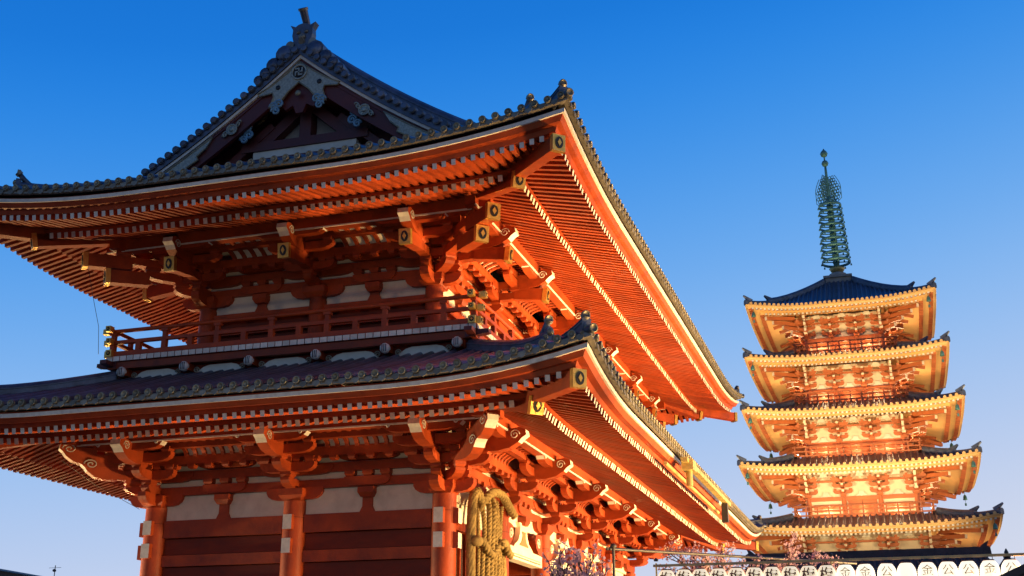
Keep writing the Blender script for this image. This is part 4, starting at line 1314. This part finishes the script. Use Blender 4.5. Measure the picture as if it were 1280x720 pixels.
# ------------------------------------------------------------------ lantern rack
RY = -2.0; RZ = 4.22
rack = empty('lantern_rack', (13.2, RY, 0), 'long pale frame carrying the row of paper lanterns before the pagoda', 'lantern rack')
mb = MB(); mb.beam((9.45, RY, RZ), (18.6, RY, RZ), .05, .05, 'pfascia'); mb.build('top_bar', rack)  # yellow tone stands in for lantern light falling on the bar
mb = MB(); mb.beam((9.45, RY, 3.42), (18.6, RY, 3.42), .05, .05, 'pcream'); mb.build('bottom_bar', rack)
for x in (9.5, 13.06, 16.95):
    mb = MB(); mb.cyl((x, RY + .06, 0), (x, RY + .06, RZ + .06), .018, 'gutter', 8); mb.lathe((x, RY + .06, RZ + .1), [(.045, 0), (.05, .03), (.01, .07)], 'dark', 8); mb.build('post', rack)
mb = MB()
for k in range(22): 
    x = 9.7 + k*.4
    mb.cyl((x, RY, RZ - .02), (x, RY, RZ - .13), .008, 'dark', 4)
mb.build('hooks', rack)
GL = {}
def lantern(x, ch, label, hot=False, plain=False):
    z = RZ - .36; R = .185; H = .26
    rnd = random.Random(int(x*1000))
    L = empty('paper_lantern', (x, RY, z - H), label, 'lantern', 'paper lanterns on the rack')
    L.rotation_euler = (rnd.uniform(-.03, .03), rnd.uniform(-.045, .045), 0)
    def rad(dz_): return R*(1 - .45*(abs(dz_)/H)**3.2)
    mb = MB(); prof_ = []
    for i in range(29):
        u = -H + 2*H*i/28
        prof_.append((rad(u) + (.003 if i % 2 else -.002), u))
    mb.lathe((x, RY, z), prof_, 'lantern_hot' if hot else 'lantern', 22)
    mb.build('paper_shade', L)
    for s in (-1, 1):
        mb = MB(); mb.lathe((x, RY, z + s*H), [(.10, -.02), (.105, 0), (.10, .02)], 'ink', 16); mb.build('rim', L)
    if not plain:
        if ch not in GL: GL[ch] = text_mesh(ch, .30 if ch == '梅' else .22)
        vs, fs = GL[ch]
        ph0 = atan2(CAM.x - x, -(CAM.y - RY)) * .6
        mb = MB()
        P = []
        for v in vs:
            r = rad(v.y + .055) + .010; q = v.x/R + ph0
            P.append(Vector((x + sin(q)*r, RY - cos(q)*r, z + .055 + v.y + (0 if ch == '梅' else .03))))
        mb.add(P, fs, 'ink2' if ch in '金公' else 'ink')
        mb.build('painted_character', L, recalc=False)
ORD = ['first', 'second', 'third', 'fourth', 'fifth', 'sixth', 'seventh', 'eighth', 'ninth', 'tenth']
for i in range(10):
    lantern(9.72 + i*.361, '梅', 'cream paper lantern with brown plum character, %s from left end of rack' % ORD[i])
chars = ['金', '金', '公', None, '金', '公', '公', '金', '公']
for i in range(9):
    ch = chars[i]
    lab = ('brightest paper lantern, without character, fourth right of the middle rack post' if ch is None else
           'glowing white paper lantern with gold character, %s right of middle rack post' % ORD[i])
    lantern(13.34 + i*.384, ch, lab, hot=True, plain=ch is None)

# slanting pole with a small post in front of the gate's last bays
pole = empty('banner_pole', (8.9, 0, 0), 'dark slender pole on a post reaching level out past the end of the gate', 'pole')
mb = MB(); mb.cyl((8.15, 0, 0), (8.15, 0, 4.86), .035, 'dark', 8); mb.lathe((8.15, 0, 4.86), [(.07, 0), (.08, .05), (.02, .1)], 'dark', 8); mb.build('post', pole)
mb = MB(); mb.cyl((8.0, -.05, 4.84), (13.2, 8.4, 5.18), .035, 'dark', 8); mb.build('crossbar', pole)

# shelter roof at the lower right
sh = empty('stall_shelter', (17, -12, 0), 'brown wooden shelter roof with pale rafters at the lower right corner', 'shelter')
FSH = lambda t, o, z: Vector((17.2 + t, -11.5 - o, z))
mb = MB()
for s in (-1, 1):
    mb.prism([(0, 3.62), (s*2.15, 2.66), (s*2.15, 2.58), (0, 3.52)], (17.2, -11.5, 0), (1, 0, 0), (0, 0, 1), (0, 4.6, 0), 'brown')
mb.build('roof', sh)
mb = MB()
for k in range(9):
    for s in (-1, 1):
        y = lerp(-13.6, -9.4, k/8)
        mb.beam((17.2, y, 3.47), (17.2 + s*2.05, y, 2.56), .06, .08, 'pgold')
mb.build('rafters', sh)
for sx in (-1.6, 1.6):
    for y in (-13.2, -9.8):
        mb = MB(); mb.box(lambda t, o, z: Vector((17.2 + sx + t, y + o, z)), -.06, .06, -.06, .06, 0, 2.72, 'brown'); mb.build('post', sh)

# ------------------------------------------------------------------ plum trees in blossom
def plum(name, base, spread, ztop, label, seed, n_limb, nb):
    random.seed(seed)
    root = empty(name, base, label, 'tree')
    tubes = []; tips = []
    def grow(p, d, L, r, depth):
        pts = [p]; q = p.copy(); dd = d.copy()
        for i in range(5):
            dd = (dd + Vector((random.uniform(-.3, .3), random.uniform(-.3, .3), random.uniform(-.05, .2)))).normalized()
            q = q + dd*(L/5); pts.append(q.copy())
            if depth >= 2: tips.append(q.copy())
        tubes.append((pts, r))
        if depth < 4:
            for k in range(random.choice((2, 3, 3))):
                i = random.randint(2, 5)
                nd = (dd + Vector((random.uniform(-.9, .9), random.uniform(-.9, .9), random.uniform(-.2, .6)))).normalized()
                grow(pts[i], nd, L*random.uniform(.55, .75), r*.55, depth + 1)
    for k in range(n_limb):
        a = 2*pi*k/n_limb + random.uniform(-.3, .3)
        grow(Vector((0, 0, 1.0)), Vector((cos(a), sin(a), .9)).normalized(), .9, .07, 1)
    zm = sorted(p.z for p in tips)[int(len(tips)*.985)]
    rm = sorted(sqrt(p.x**2 + p.y**2) for p in tips)[int(len(tips)*.9)]
    def T(p): zz = p.z/zm; zz = 1 - (1 - zz)*(.6 if zz > .45 else 1) if zz > .45 else zz*.67/.45; return Vector((base[0] + p.x/rm*spread[0], base[1] + p.y/rm*spread[1], zz*ztop))
    tr = MB()
    tr.tube([T(Vector((0, 0, z))) for z in (0, .5, 1.02)], [.15, .12, .10], 'bark', 10)
    for pts, r in tubes: tr.tube([T(p) for p in pts], [r*(1 - .12*i) for i in range(6)], 'bark', 5)
    tr.build('trunk', root)
    pm = MB()
    for i in range(nb):
        c = T(random.choice(tips)) + Vector((random.gauss(0, .05), random.gauss(0, .05), random.gauss(0, .05)))
        n = Vector((random.gauss(0, 1), random.gauss(0, 1), random.gauss(0, 1))).normalized(); s = n.orthogonal().normalized(); u = n.cross(s)
        r = random.uniform(.02, .04); vs = [c - n*r*.35]
        for k in range(10):
            a = 2*pi*k/10; rr = r if k % 2 == 0 else r*.75
            vs.append(c + (s*cos(a) + u*sin(a))*rr + n*random.uniform(-.2, .3)*r)
        pm.add(vs, [(0, 1 + k, 1 + (k+1) % 10) for k in range(10)], 'petal')
    pm.build('blossom', root, recalc=False)
plum('plum_tree', (8.75, -6.0, 0), (.62, .5), 4.12, 'small plum tree with mauve blossom in front of the gate bays beside the straw sandal', 5, 7, 1500)
plum('plum_tree', (10.7, 4.5, 0), (2.4, 1.0), 5.35, 'wider plum tree with mauve blossom behind the left end of the lantern rack', 11, 9, 4200)

# floodlight fixtures on the paving
for (loc, aim, pw, colr, sz) in FLOODS:
    if loc[0] < 20: continue
    f = empty('floodlight', (loc[0], loc[1], 0), 'low floodlight on the paving aimed at the gate', 'floodlight', 'floodlights around the gate')
    mb = MB(); a = Vector(loc); d = (Vector(aim) - a).normalized()
    mb.cyl((loc[0], loc[1], 0), a - d*.5 - Vector((0, 0, .1)), .04, 'dark', 8)
    mb.beam(a - d*.75, a - d*.45, .4, .3, 'dark', w2=.6, h2=.45); mb.build('lamp_housing', f)
